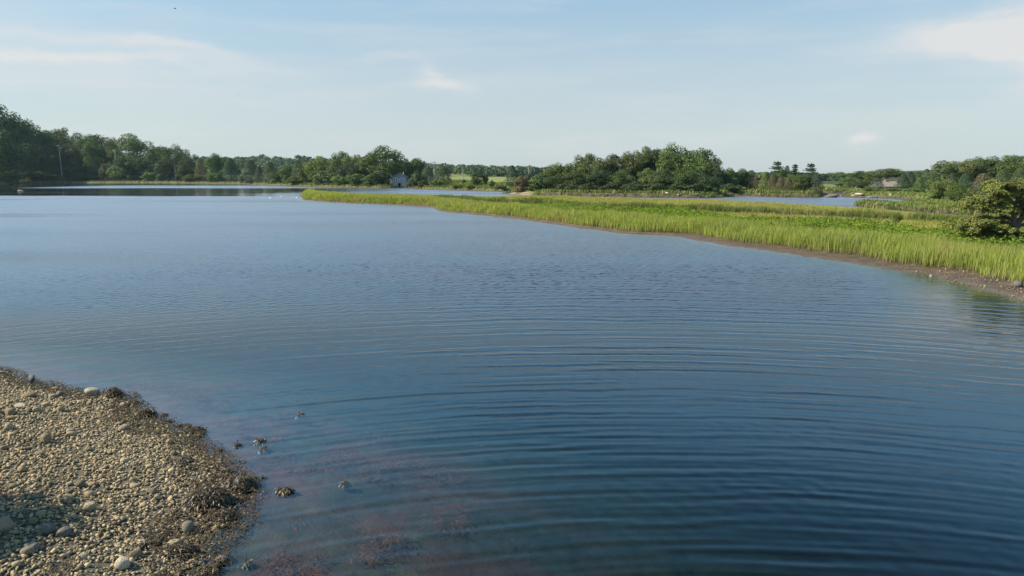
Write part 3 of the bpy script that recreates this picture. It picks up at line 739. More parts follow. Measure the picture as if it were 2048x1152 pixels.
for px, top, wd, yd, c, kd, lb in (
    (1888, 328, 70, 165, OLIVE, 'oak', 'rounded oak at the left end of the right hand wood'),
    (1922, 322, 70, 170, OLIVE, 'oak', 'oak second from the left of the right hand wood'),
    (1952, 318, 60, 172, GREEN, 'oak', 'oak midway along the right wood skyline'),
    (1988, 311, 80, 170, OLIVE, 'oak', 'highest broad oak of the right hand wood'),
    (2026, 314, 70, 168, GREEN, 'oak', 'oak right of the highest one in the right wood'),
    (2066, 319, 70, 160, GREEN, 'oak', 'oak cut by the right picture edge'),
    (2110, 312, 80, 160, GREEN, 'oak', 'oak beyond the right picture edge'),
    (1902, 350, 36, 140, CED, 'cedar', 'dark cedar under the left end of the right wood'),
    (1930, 350, 36, 142, CED, 'cedar', 'dark cedar under the second right wood oak'),
    (1966, 350, 44, 140, BROWN, 'cedar', 'brownish cedar in the middle of the right wood'),
    (2004, 342, 46, 138, DARK, 'cedar', 'tall dark cedar above the wind shaped cedar'),
    (2040, 340, 44, 140, DARK, 'cedar', 'dark cedar at the right picture edge'),
    (1868, 372, 34, 118, LIGHT, 'shrub', 'pale shrub at the left foot of the right wood'),
    (1887, 358, 56, 116, OLIVE, 'oak', 'small bushy yellow green tree left of the dark round one'),
    (1918, 369, 56, 108, GREEN, 'oak', 'dark round bushy tree left of the wind shaped cedar'),
    (1950, 376, 50, 104, GREEN, 'shrub', 'shrub partly hidden by the wind shaped cedar'),
    (1992, 362, 80, 100, OLIVE, 'oak', 'yellowish oak right behind the wind shaped cedar'),
    (2044, 354, 70, 98, OLIVE, 'oak', 'yellowish oak at the right picture edge behind the cedar'),
    (2100, 350, 90, 96, GREEN, 'oak', 'green oak beyond the right picture edge behind the cedar')):
    tree(kd, px, top, wd, yd, c, lb, G7)

# far-off wood on the ridge: reads as one mass
Vs, T = [], []
rid = ((330, 311), (400, 311), (430, 309), (560, 311), (640, 314), (760, 318), (850, 325), (900, 325), (980, 330), (1040, 331), (1090, 335), (1450, 344), (1510, 343.5), (1560, 342), (1620, 345), (1660, 349), (1760, 350), (2100, 345))
for i in range(1900):
    px = rng.uniform(330, 2120); y = rng.uniform(620, 930) if px < 1150 else rng.uniform(300, 800)
    ymax = 930 if px < 1150 else 800; ymin = 620 if px < 1150 else 300
    k_ = (y - ymin) / (ymax - ymin)
    zt = ztop(np.interp(px, [a[0] for a in rid], [a[1] for a in rid]) + rng.uniform(0, 3), ymax)
    top = 10 + (zt - 10) * k_ + rng.normal(0, 1.); r = rng.uniform(4, 8)
    if px > 1150: top = max(ztop(np.interp(px, [a[0] for a in rid], [a[1] for a in rid]) + rng.uniform(0, 5), y), 3.5); r = min(r, top * .6)
    x = at(px, y, 5); u = unit(70); u[:, 2] = np.abs(u[:, 2]) * 1. - .25
    Pc = np.array((x, y, top - r * .8)) + u * r * rng.uniform(.75, 1.05, (70, 1)) * (1, 1, .85)
    v, _ = quads_np(Pc, u + rng.normal(size=u.shape) * .4 + (0, 0, .2), rng.uniform(1.6, 3.0, 70)); Vs.append(v)
    T.append(np.full(280, np.clip(rng.normal(.5, .2), 0, 1)))
V = np.concatenate(Vs)
o = link('distant_forest', mesh_np('distant_forest', V, np.arange(len(V)), 4, {'tint': np.concatenate(T)}), M_leaf); o.color = (.055, .085, .030, 1)
tag(o, 'hazy blue green wood covering the distant ridge', 'forest', kind='stuff')

# ------------------------------------------------------------------ grass
def blades(name, P, h, wd, matl, lean=.25, wind=(.12, 0), seg2=True):
    n = len(P); yaw = rng.uniform(0, 6.283, n)
    a = np.c_[np.cos(yaw), np.sin(yaw), np.zeros(n)] * (wd / 2)[:, None]
    la = rng.uniform(0, 6.283, n); L = np.abs(rng.normal(0, lean, n)) * h
    sw = 1.1 * h * lean * 2
    tip = P + np.c_[np.cos(la) * L + wind[0] * h + fbm(P[:, 0] / 1.7, P[:, 1] / 1.7, 55) * sw, np.sin(la) * L + wind[1] * h + fbm(P[:, 0] / 1.7, P[:, 1] / 1.7, 56) * sw, h * .97]
    mid = P + (tip - P) * (.42, .42, 0) + np.c_[np.zeros((n, 2)), h * .58]
    V = np.stack((P - a, P + a, mid - a * .85, mid + a * .85, tip), 1).reshape(-1, 3)
    b = (np.arange(n) * 5)[:, None]
    F = (b + np.array([0, 1, 3, 2, 2, 3, 4])).ravel(); sz = np.tile([4, 3], n)
    tint = np.clip(.5 + .55 * fbm(P[:, 0] / 3, P[:, 1] / 3, 51) + rng.normal(0, .16, n), 0, 1)
    dry = (rng.uniform(size=n) < .10 + .25 * (fbm(P[:, 0] / 4, P[:, 1] / 4, 57) > .12)).astype(float)
    return link(name, mesh_np(name, V, F, sz, {'tint': np.repeat(tint, 5), 'dry': np.repeat(dry * .8, 5), 'h': np.tile([0, 0, .58, .58, 1.], n)}), matl)
# candidate points: uniform over the marsh's own extent
def scatter(n, x0, x1, y0, y1):
    return rng.uniform(x0, x1, n), rng.uniform(y0, y1, n)
def near_view(x, y): p_ = pxof(x, y, .5); return (p_ > -150) & (p_ < 2350) & (y > 6)
X1, Y1 = scatter(2600000, -42, 80, 18, 180)
kk = near_view(X1, Y1); X1, Y1 = X1[kk], Y1[kk]
ss = np.concatenate([sdf(a, b, P_marsh) for a, b in zip(np.array_split(X1, 8), np.array_split(Y1, 8))])
kk = ss > -.3; X1, Y1 = X1[kk], Y1[kk]
f1 = fields(X1, Y1); Z1 = H(X1, Y1, f1)
e = f1['M'] - mud_w(f1['px']) - .05
far_t = np.clip(Y1 / 40, 1, 4)                        # farther blades: fewer and broader
keep = rng.uniform(size=len(X1))
nzt = fbm(X1 / 5, Y1 / 5, 61)
nearedge = np.minimum(e, 99)
tall_d = 6.0 + nzt * 4
open_front = f1['M'] < 40
# tall band at the water's edge (front and left tip); the rear edge stays low meadow
front = (e > -.28) & (e < tall_d) & (f1['D'] > .6)
rear = seg_dist(X1, Y1, P_marsh[31:], False) < seg_dist(X1, Y1, P_marsh[:28], False)
tallz = front & ~rear & (keep < 1.15 / far_t ** .5)
lump = 1 + .8 * fbm(X1 / 1.1, Y1 / 1.1, 63) + .7 * nzt
hh = (.92 - .25 * sstep(0, 6, e)) * lump * ip(f1['px'], (600, 870, 1000, 1500, 2048), (.75, .75, .85, 1.0, 1.05)) * np.where(e < .5, .8, 1)
def go(name, sel, h, wd, matl, label, **kw):
    P = np.c_[X1, Y1, Z1 - .02][sel]
    o = blades(name, P, h[sel] * rng.uniform(.65, 1.12, sel.sum()), wd[sel], matl, **kw)
    tag(o, label, 'grass', kind='stuff')
go('tall_marsh_grass', tallz, hh, .022 * far_t ** .9 * np.ones_like(hh), M_tall, 'tall bright green cordgrass fringing the marsh edge', lean=.2, wind=(.10, .02))
cov = (e > tall_d - 2) & (e < tall_d + 7 + nzt * 4) & ~rear & (f1['px'] > 1080) & (f1['D'] > 1.5)
lowz = (e > 0) & ~tallz & ~front & (f1['D'] > .55)
lowz |= (e > 0) & rear & (f1['D'] > .55)
dd = seg_dist(X1, Y1, P_ditch, False)
behind = np.interp(X1, P_ditch[:, 0], P_ditch[:, 1]) < Y1
dz = (dd < 3.2 + nzt * 2) & behind & lowz
dn = (dd < 1.6) & ~behind & lowz
mz = lowz & ~dz & ~cov & (keep < .75 / far_t ** .35)
go('meadow_grass', mz | (lowz & cov & (keep < .3)), np.full_like(hh, .30) * (1 + .7 * nzt), .022 * far_t * np.ones_like(hh), M_meadow, 'low yellow green salt meadow grass behind the tall fringe', lean=.45, wind=(.2, .05))
go('ditch_grass', dz | dn, np.where(dz, .74, .34) * lump, .022 * far_t * np.ones_like(hh), M_ditch, 'darker grass lining the drainage ditch across the marsh', lean=.2)
# leafy cover: small leaf faces in low clumps
cs = np.where(cov & (keep < .16))[0]
bump_h = .30 + .75 * np.clip(fbm(X1[cs] / 1.6, Y1[cs] / 1.6, 71) + .3, 0, 1)
Vs, T = [], []
for j in range(5):
    q = len(cs); hz = rng.uniform(.15, 1, q) ** .6 * bump_h
    Pc = np.c_[X1[cs] + rng.normal(0, .13, q), Y1[cs] + rng.normal(0, .13, q), Z1[cs] + hz]
    v, _ = quads_np(Pc, rng.normal(size=(q, 3)) * .7 + (0, 0, .8), .13 * rng.uniform(.6, 1.4, q)); Vs.append(v)
    T.append(np.repeat(np.clip(.5 + .7 * fbm(X1[cs] / 2.5, Y1[cs] / 2.5, 72) + rng.normal(0, .15, q), 0, 1), 4))
V = np.concatenate(Vs)
tag(link('leafy_ground_cover', mesh_np('leafy_ground_cover', V, np.arange(len(V)), 4, {'tint': np.concatenate(T)}), M_cover), 'bright leafy marsh elder cover between tall fringe and meadow', 'ground cover', kind='stuff')
# grass of the farther banks
Px, Py = [], []
q = 480000
apx = rng.uniform(-60, 2200, q); ayd = np.exp(rng.uniform(math.log(68), math.log(420), q))
ax = at(apx, ayd, .5); ff_ = fields(ax, ayd)
okm = ff_['M'] < -1
sF = (ff_['F'] > 1.9) & (ff_['F'] < np.where((apx > 880) & (apx < 1060), 60, 13) + 5 * fbm(ax / 9, ayd / 9, 81)) & (ff_['pond'] < -2)
sO = ((ff_['I'] > .5) & (ff_['I'] < 9) & (ff_['sand'] < 0)) | ((ff_['Rr'] > 1.5) & (ff_['Rr'] < 16)) | ((ff_['P'] > .1) & (ff_['P'] < 30))
sel = (sF | sO) & okm
ax, ayd = ax[sel], ayd[sel]; az_ = H(ax, ayd)
spit = ff_['P'][sel] > .7
hgt = np.where(spit, .42, np.where(ff_['Rr'][sel] > 0, .34, .62)) * (1 + .9 * fbm(ax / 4, ayd / 4, 82)) * rng.uniform(.6, 1.15, len(ax))
o = blades('shore_grass', np.c_[ax, ayd, az_ - .03], hgt, .0011 * ayd, M_shore, lean=.3)
tag(o, 'green grass growing along the far banks and the small spit', 'grass', kind='stuff')

# ------------------------------------------------------------------ stones
def ico(sub):
    bm = bmesh.new(); bmesh.ops.create_icosphere(bm, subdivisions=sub, radius=1)
    V = np.array([v.co for v in bm.verts]); F = np.array([[v.index for v in f.verts] for f in bm.faces]); bm.free(); return V, F
I1, I2, I3 = ico(1), ico(2), ico(3)
def rock_shape(V, seed, cuts=6, depth=.25):
    q = np.random.default_rng(seed); v = V.copy()
    for _ in range(cuts):                                             # plane a few facets off
        n_ = q.normal(size=3); n_ /= np.linalg.norm(n_); d0 = q.uniform(1 - depth * 1.6, 1 - depth * .3)
        s = np.maximum(v @ n_ - d0, 0)[:, None]; v = v - s * n_ * .85
    return v * q.uniform(.85, 1.15, 3)
ROCK = [mesh_np('rock', rock_shape(I3[0], i, 7), I3[1], 3, smooth=True) for i in range(8)]
def stone(name, me_, px=None, py=None, wpx=None, flat=.62, matl=None, loc=None, r=None, sink=.35, label=None, group=None, cat='stone', hgt=None):
    if loc is None: loc = hit(px, py)
    if r is None:
        r = wpx / 2 / FPX * math.hypot(loc[1], CAM_H)
    hz = r * flat if hgt is None else hgt
    o = bpy.data.objects.new(name, me_); C.objects.link(o)
    o.location = (loc[0], loc[1], max(loc[2], -.1) + hz * (1 - sink)); o.scale = (r, r * random.uniform(.7, 1), hz)
    o.rotation_euler = (random.uniform(-.15, .15), random.uniform(-.15, .15), random.uniform(0, 6.28))
    if len(me_.materials) == 0: me_.materials.append(M_stone)
    if matl: o.material_slots[0].link = 'OBJECT'; o.material_slots[0].material = matl
    return tag(o, label, cat, group)
for j, (px, py, wp, fl, mm, lb) in enumerate((
    (184, 793, 28, .85, M_pale, 'pale angular boulder at the beach edge beside the first weedy mound'),
    (376, 1066, 28, .95, M_pale, 'pale upright egg shaped stone among rockweed near the lower waterline'),
    (249, 862, 24, .7, None, 'rounded tan boulder left of the upper rockweed'),
    (246, 1140, 34, .8, M_pale, 'pale wedge shaped stone at the bottom edge of the beach'),
    (143, 868, 22, .7, None, 'tan boulder on the upper middle of the beach'),
    (92, 887, 26, .85, None, 'angular boulder throwing a dark shadow in the upper beach middle'),
    (120, 792, 18, .7, M_pale, 'pale rounded stone near the upper beach edge'),
    (45, 945, 22, .8, None, 'rounded grey stone near the left picture edge at mid beach'),
    (180, 1024, 24, .9, None, 'upright wedge stone in the lower middle of the beach'),
    (96, 1068, 32, .65, M_dark, 'dark smooth oblong stone left of its brown twin'),
    (126, 1073, 36, .65, M_dark, 'brown smooth oblong stone right of the dark one'),
    (10, 1062, 46, .7, None, 'large rounded stone at the left picture edge'),
    (62, 1104, 32, .6, M_dark, 'large dark stone lying in the shadowed corner'),
    (20, 830, 22, .7, None, 'dark rounded stone near the left picture edge in the upper beach'),
    (20, 860, 20, .9, None, 'blocky stone below the dark rounded one at the left edge'),
    (60, 795, 26, .5, None, 'flat tan slab on the upper beach'),
    (40, 816, 24, .4, M_pale, 'thin pale slab left of the flat tan one'),
    (73, 826, 18, .8, None, 'squat stone right of the thin pale slab'),
    (162, 976, 24, .8, None, 'blocky tan stone in the middle of the beach'),
    (306, 988, 18, .9, M_pale, 'pale rounded cobble left of the big weed mound'),
    (250, 925, 24, .5, None, 'flat stone in the centre right of the beach'),
    (65, 765, 22, .9, M_dark, 'dark weedy boulder at the top waterline'),
    (82, 1035, 24, .6, None, 'dark grey stone behind the two oblong ones'),
    (288, 1014, 16, .6, None, 'small tan cobble below the pale rounded one'))):
    stone('boulder', ROCK[j % 8], px, py, wp, fl, mm, label=lb, cat='boulder')
# the largest cobbles one by one
cand = 4000
bx_, by_ = rng.uniform(-13, -2.3, cand), rng.uniform(7, 18.5, cand)
bp = pxof(bx_, by_, .3); v_ = (bp > -20) & (bp < 520)
bx_, by_ = bx_[v_], by_[v_]; fb = fields(bx_, by_); v_ = fb['B'] > .12; bx_, by_, bs_ = bx_[v_], by_[v_], fb['B'][v_]; bz_ = H(bx_, by_)
placed = []; grp = 'larger cobbles on the pebble beach'
for x_, y_, z_, s_ in zip(bx_, by_, bz_, bs_):
    if len(placed) >= 276: break
    r_ = float(np.clip(rng.gamma(3.0, .0125), .032, .075))
    if any((x_ - a) ** 2 + (y_ - b) ** 2 < (r_ + c) ** 2 for a, b, c in placed): continue
    placed.append((x_, y_, r_))
    depth_ = y_ * cp + (CAM_H - z_) * sp
    pyy = 576 + FPX * (y_ * sp * -1 + (CAM_H - z_) * cp) / depth_ ; pxx = 1024 + FPX * x_ / depth_
    if pxx < 210 and pyy > 1075: lb = 'grey cobble in the bottom left corner of the pebble beach'; g_ = 'cobbles in the bottom left beach corner'
    elif s_ < .75: lb = 'tan cobble lying among rockweed along the beach edge'; g_ = 'cobbles along the rockweed edge'
    elif pyy < 900: lb = 'tan cobble on the upper part of the pebble beach'; g_ = 'cobbles on the upper beach'
    elif pxx > 230: lb = 'tan cobble between the beach middle and the big weed mound'; g_ = 'cobbles beside the big weed mound'
    else: lb = 'tan cobble on the sunlit middle of the pebble beach'; g_ = 'cobbles on the beach middle'
    stone('cobble', ROCK[len(placed) % 8], loc=(x_, y_, z_), r=r_, flat=float(rng.uniform(.5, .8)), label=lb, group=g_)
# all the rest of the shingle as one object
def shingle(name, n, box, key, smin, r0, r1, label, sel=None, matl=None):
    x_, y_ = rng.uniform(box[0], box[1], n), rng.uniform(box[2], box[3], n)
    p_ = pxof(x_, y_, .3); v_ = (p_ > -160) & (p_ < 2300); x_, y_ = x_[v_], y_[v_]
    f_ = fields(x_, y_); s_ = f_[key]; v_ = (s_ > smin) if sel is None else sel(f_)
    x_, y_ = x_[v_], y_[v_]; z_ = H(x_, y_); n = len(x_)
    r_ = r0 + (r1 - r0) * rng.beta(1.2, 4.0, n)
    Vs, Fs, Ts, o_ = [], [], [], 0
    shapes = [rock_shape(I1[0], 100 + i, 4, .3) for i in range(10)]
    for i in range(10):
        j = np.arange(i, n, 10); k_ = len(j); v0 = shapes[i]
        yaw = rng.uniform(0, 6.283, k_); ca_, sa_ = np.cos(yaw), np.sin(yaw)
        sc = np.c_[rng.uniform(.85, 1.35, k_), rng.uniform(.7, 1., k_), rng.uniform(.4, .8, k_)] * r_[j][:, None]
        w_ = v0[None] * sc[:, None, :]; tl = rng.normal(0, .25, (k_, 2))
        w_[:, :, 2] += w_[:, :, 0] * tl[:, :1] + w_[:, :, 1] * tl[:, 1:]
        xr = w_[:, :, 0] * ca_[:, None] - w_[:, :, 1] * sa_[:, None]; yr = w_[:, :, 0] * sa_[:, None] + w_[:, :, 1] * ca_[:, None]
        W = np.stack((xr + x_[j][:, None], yr + y_[j][:, None], w_[:, :, 2] + z_[j][:, None] + sc[:, 2:] * .45 + rng.uniform(0, .012, (k_, 1))), -1)
        Vs.append(W.reshape(-1, 3)); Fs.append((I1[1][None] + (np.arange(k_) * len(v0))[:, None, None] + o_).reshape(-1)); o_ += k_ * len(v0)
        Ts.append(np.repeat(rng.uniform(0, 1, k_), len(v0)))
    tag(link(name, mesh_np(name, np.concatenate(Vs), np.concatenate(Fs), 3, {'tint': np.concatenate(Ts)}, True), matl or M_pebble), label, 'pebbles', kind='stuff')
shingle('beach_pebbles', 90000, (-15, -2.3, 6.5, 19), 'B', .0, .011, .052, 'small tan and grey pebbles covering the beach')
shingle('bank_gravel', 60000, (12, 42, 20, 52), 'M', 0, .02, .085, 'broken stones and gravel on the muddy bank at the right',
        sel=lambda f_: (f_['M'] > -.4) & (f_['M'] < mud_w(f_['px']) - .1) & (f_['px'] > 1720) & (rng.uniform(size=len(f_['M'])) < .25 * sstep(1700, 1900, f_['px'])), matl=M_gravel)
stone('boulder', ROCK[2], 2036, 574, 22, .8, M_dark, label='dark angular boulder on the muddy bank at the right picture edge', cat='boulder')
stone('boulder', ROCK[3], 1862, 553, 8, .8, M_pale, label='small pale stone on the gravel bank at right', cat='boulder')
stone('boulder', ROCK[4], 41, 382.5, 12, .38, None, label='tan boulder breaking the calm water at far left', cat='boulder')
for px, py, wp, fl, mm, lb in ((1662, 394.5, 40, .22, M_dark, 'long dark rock ledge at the mouth of the inlet'), (1646, 393, 26, .35, M_dark, 'dark rock at the foot of the pine clump'),
                               (1720, 391.5, 20, .36, M_pale, 'pale rounded ledge on the shore below the grey chair'), (1740, 395, 18, .16, M_pale, 'low flat pale rock right of the pale ledge'),
                               (1706, 393, 12, .4, None, 'grey rock left of the pale ledge'), (1781, 392.5, 8, .7, M_pale, 'rounded yellowish boulder below the cottage'),
                               (1752, 395.5, 5, .6, M_pale, 'small pale stone at the water right of the flat rock'), (1214, 392, 6, .6, M_pale, 'pale stone at the dark island bank'),
                               (1334, 392.5, 10, .4, M_pale, 'pale stone on the island bank left of the grassy hump'), (1356, 394, 8, .4, M_pale, 'middle pale stone under the grassy hump'),
                               (1394, 393, 9, .5, M_pale, 'pale stone at the right end of the grassy hump')):
    stone('rock', ROCK[int(px) % 8], px, py, wp, fl, mm, label=lb, cat='rock')

# ------------------------------------------------------------------ rockweed
def fronds(n, P, out_, L, wd):
    """drooping ribbons starting at P heading out_"""
    out_ = out_ / (np.linalg.norm(out_, axis=1, keepdims=True) + 1e-9)
    side = np.cross(out_, (0, 0, 1.)) + rng.normal(0, .25, (n, 3)); side /= np.linalg.norm(side, axis=1, keepdims=True) + 1e-9
    rows = []
    for k_, (a, dz_, ww) in enumerate(((0, 0, .5), (.4, .03, 1.), (.75, -.10, 1.15), (1., -.28, .5))):
        c = P + out_ * (L * a)[:, None]; c[:, 2] += dz_ * L
        c += rng.normal(0, .08, (n, 3)) * L[:, None] * a
        rows += [c - side * (wd * ww / 2)[:, None], c + side * (wd * ww / 2)[:, None]]
    V = np.stack(rows, 1).reshape(-1, 3); b_ = (np.arange(n) * 8)[:, None]
    F = (b_ + np.array([0, 1, 3, 2, 2, 3, 5, 4, 4, 5, 7, 6])).ravel()
    return V, F, np.repeat(np.clip(rng.normal(.5, .25, n), 0, 1), 8)
def weed_mound(px, py, wpx, hpx, label, dens=1.):
    x_, y_, z_ = hit(px, py); z_ = max(z_, -.012)
    sc = math.hypot(y_, CAM_H) / FPX; r_ = wpx / 2 * sc; h_ = hpx * sc
    o = empty('rockweed_clump', (x_, y_, z_)); tag(o, label, 'seaweed', 'rockweed clumps along the beach edge')
    rk = link('rock', ROCK[int(px) % 8], None, o); rk.scale = (r_ * .9, r_ * .8, h_ * .85); rk.material_slots[0].link = 'OBJECT'; rk.material_slots[0].material = M_dark
    n = int(np.clip(1900 * dens * (r_ / .3) ** 2, 110, 5200)); u = unit(n); u[:, 2] = np.abs(u[:, 2]) * 1.1 - .05
    P = u * (r_ * .92, r_ * .82, h_ * .88)
    d = np.c_[u[:, :2] * .7 + rng.normal(0, .7, (n, 2)), rng.normal(-.25, .35, n) - .3 * (1 - u[:, 2])]
    P = P * rng.uniform(.86, 1.06, (n, 1)) * (1 + .25 * (fbm(u[:, :1] * 3 + px, u[:, 1:2] * 3, 7)))
    V, F, T_ = fronds(n, P, d, rng.uniform(.045, .095, n), rng.uniform(.008, .018, n))
    link('fronds', mesh_np('fronds', V, F, 4, {'tint': T_}), M_weed, o)
for px, py, wp, hp, lb in ((225, 795, 40, 20, 'round weedy mound beside the pale angular boulder'), (290, 836, 40, 20, 'weedy mound below the round one at the upper waterline'),
                           (478, 975, 62, 26, 'big weedy mound reaching farthest into the water'), (415, 1010, 92, 36, 'widest grey brown weedy mound on the beach edge'),
                           (570, 984, 30, 10, 'lone weed clump out in the water'), (395, 862, 30, 10, 'weed clump at the waterline with a smaller one below'), (398, 872, 22, 7, 'small weed clump just below a larger waterline clump'),
                           (268, 808, 16, 8, 'small weed clump in the water right of the round mound'), (250, 803, 10, 4, 'tiny weed clump between round mound and water clump'),
                           (327, 832, 14, 5, 'small weed clump right of the second mound'), (340, 844, 16, 5, 'second small weed clump off the upper waterline'), (360, 852, 10, 4, 'left of two tiny weed tips'),
                           (374, 852, 14, 5, 'right of two tiny weed tips'), (475, 891, 9, 6, 'dark pointed weed tip standing in open water'), (522, 884, 16, 6, 'upper spiky weed tips out in the water'),
                           (524, 899, 18, 4, 'lower flat weed tips out in the water'), (520, 957, 16, 6, 'weed clump just right of the big mound'), (437, 904, 14, 7, 'weed clump right of the middle waterline'),
                           (452, 946, 20, 6, 'weed clump above the big mound'), (445, 1122, 30, 14, 'yellowish weed clump in the shallows at lower edge'), (422, 1140, 34, 14, 'yellowish weed clump at the bottom edge'),
                           (440, 1040, 60, 16, 'dark weed clump under the widest mound'), (365, 925, 40, 12, 'weed patch inland of the middle waterline'), (300, 1090, 50, 14, 'weed patch left of the pale upright stone'),
                           (360, 1110, 60, 16, 'weed patch below the pale upright stone'), (495, 1128, 12, 3, 'faint weed tip in the lower shallows'), (600, 830, 10, 3, 'farthest upper weed tip in open water'), (690, 968, 12, 3, 'farthest right weed tip in the water')):
    weed_mound(px, py, wp, hp, lb)
# the mat of weed along the edge
n = 150000; x_, y_ = rng.uniform(-14, -2, n), rng.uniform(6.5, 19, n); fb = fields(x_, y_); s_ = fb['B']
wid = .55 + 1.4 * np.clip(fbm(x_ / 1.1, y_ / 1.1, 91), -.3, .5) + .7 * sstep(14, 8, y_)
v_ = (s_ > -.25) & (s_ < wid) & (fbm(x_ / .35, y_ / .35, 92) > -.06 - .3 * (s_ < .3)) & (rng.uniform(size=n) < .95)
x_, y_ = x_[v_], y_[v_]; n = len(x_); an = rng.uniform(0, 6.283, n)
P = np.c_[x_, y_, np.maximum(H(x_, y_), -.02) + .025 + rng.uniform(0, .045, n)]
V, F, T_ = fronds(n, P, np.c_[np.cos(an), np.sin(an), rng.uniform(-.2, .5, n)], rng.uniform(.035, .09, n), rng.uniform(.007, .016, n))
tag(link('seaweed_mat', mesh_np('seaweed_mat', V, F, 4, {'tint': T_}), M_weed), 'mat of brown rockweed fronds along the waterline', 'seaweed', kind='stuff')

# red-brown weed under the surface off the beach
n = 60000; x_, y_ = rng.uniform(-9, 1.5, n), rng.uniform(6, 16, n); fb = fields(x_, y_); s_ = fb['B']
v_ = (s_ < -.3) & (s_ > -4.6) & (fbm(x_ / .8, y_ / .8, 141) > -.02 + .05 * np.abs(s_)) & (fbm(x_ / .2, y_ / .2, 142) > -.1)
x_, y_ = x_[v_], y_[v_]; n = len(x_); an = rng.uniform(0, 6.283, n); zb_ = H(x_, y_)
P = np.c_[x_, y_, np.minimum(zb_ + rng.uniform(.02, .22, n), -.05)]
V, F, T_ = fronds(n, P, np.c_[np.cos(an), np.sin(an), rng.uniform(-.1, .2, n)], rng.uniform(.05, .14, n), rng.uniform(.006, .016, n))
V[:, 2] = np.minimum(V[:, 2], -.035)
M_red = leafy('submerged_weed', (.115, .050, .032), .5, .2, 0.)
tag(link('submerged_weed', mesh_np('submerged_weed', V, F, 4, {'tint': T_}), M_red), 'red brown weed under the shallow water off the beach', 'seaweed', kind='stuff')

# ------------------------------------------------------------------ boathouse
M_shingle = simple('weathered_shingle', (.24, .25, .26), .85, .22, 5, .02)
M_block = simple('foundation_block', (.36, .35, .32), .9, .18, 3, .02)
M_roof = simple('grey_roof', (.17, .165, .16), .9, .25, 6, .02)
M_white = simple('white_trim', (.72, .73, .72), .6, .08, 4)
M_black = simple('opening_shade', (.02, .02, .022), .9, .1)  # near-black colour standing in for shade inside the boat entrance
M_glass = simple('window_glass', (.03, .035, .04), .08, .1)
M_tan = simple('tan_roof', (.20, .175, .15), .9, .25, 8, .02)
M_brick = simple('chimney_brick', (.30, .17, .12), .9, .25, 12, .02)
M_wood = simple('grey_wood', (.33, .31, .28), .85, .25, 8, .01)
M_pole = simple('pole_wood', (.30, .28, .25), .9, .25, 5)
yb = ydist(376.0); xb = at(799, yb); W2 = 2.18; E = ztop(353.6, yb); Rg = ztop(346.5, yb); D_ = 5.5; mid_z = ztop(364.4, yb)
o = empty('boathouse', (xb, yb, 0), R(4)); tag(o, 'small grey shingled two storey boathouse standing on the far bank', 'boathouse')
bm = bmesh.new()
pr = [(-W2, mid_z), (W2, mid_z), (W2, E), (0, Rg - .12), (-W2, E)]
a_ = [bm.verts.new((x, 0, z)) for x, z in pr]; b_ = [bm.verts.new((x, D_, z)) for x, z in pr]
bm.faces.new(a_); bm.faces.new(b_[::-1])
for i in range(5): bm.faces.new((a_[i], b_[i], b_[(i + 1) % 5], a_[(i + 1) % 5]))
bmesh.ops.recalc_face_normals(bm, faces=bm.faces)
link('wall', from_bm(bm, 'wall'), M_shingle, o)
dw = .42; dh = ztop(366.2, yb)
link('foundation', boxes('foundation', [(-W2 - .03, -dw, -.03, D_ + .03, -.4, mid_z - .003), (dw, W2 + .03, -.03, D_ + .03, -.4, mid_z - .003), (-dw, dw, -.03, D_ + .03, dh, mid_z - .003), (-dw, dw, 1.2, D_, -.4, dh)]), M_block, o)
link('doorway_shade', boxes('doorway_shade', [(-dw, dw, .9, 1.0, -.3, dh)]), M_black, o)  # black panel painted as the shade within the open entrance
bm = bmesh.new()
for s in (-1, 1):
    q = [(0, Rg), (s * (W2 + .32), E - .17), (s * (W2 + .32), E - .03), (0, Rg + .15)]
    v1 = [bm.verts.new((x, -.35, z)) for x, z in q]; v2 = [bm.verts.new((x, D_ + .35, z)) for x, z in q]
    bm.faces.new(v1); bm.faces.new(v2[::-1])
    for i in range(4): bm.faces.new((v1[i], v2[i], v2[(i + 1) % 4], v1[(i + 1) % 4]))
bmesh.ops.recalc_face_normals(bm, faces=bm.faces)
rf = link('roof', from_bm(bm, 'roof'), M_roof, o)
V, F = tube_np([(1.25, .6, E + .1), (1.25, .6, ztop(343.8, yb))], (.09, .09), 8)
link('vent_pipe', mesh_np('vent_pipe', V, F, 4), M_white, rf)
zw0, zw1 = ztop(362.2, yb), ztop(356.2, yb)
for xc in (-1.15, 1.15):
    wn = link('window', boxes('window', [(xc - .62, xc - .50, -.06, -.002, zw0, zw1), (xc + .50, xc + .62, -.06, -.002, zw0, zw1), (xc - .5, xc + .5, -.06, -.002, zw0, zw0 + .12), (xc - .5, xc + .5, -.06, -.002, zw1 - .12, zw1),
                                  (xc - .09, xc + .09, -.06, -.002, zw0 + .12, zw1 - .12)]), M_white, o)
    link('pane', boxes('pane', [(xc - .5, xc - .09, -.03, -.004, zw0 + .12, zw1 - .12), (xc + .09, xc + .5, -.03, -.004, zw0 + .12, zw1 - .12)]), M_glass, wn)
dr = link('door', boxes('door', [(-.36, .36, -.05, -.002, mid_z + .05, zw1 - .05)]), M_block, o)
link('door_frame', boxes('door_frame', [(-.46, -.36, -.07, -.002, mid_z + .05, zw1 + .05), (.36, .46, -.07, -.002, mid_z + .05, zw1 + .05), (-.36, .36, -.07, -.002, zw1 - .05, zw1 + .05)]), M_shingle, dr)
link('fascia', boxes('fascia', [(-W2 - .02, W2 + .02, -.05, -.004, E - .12, E)]), M_shingle, o)

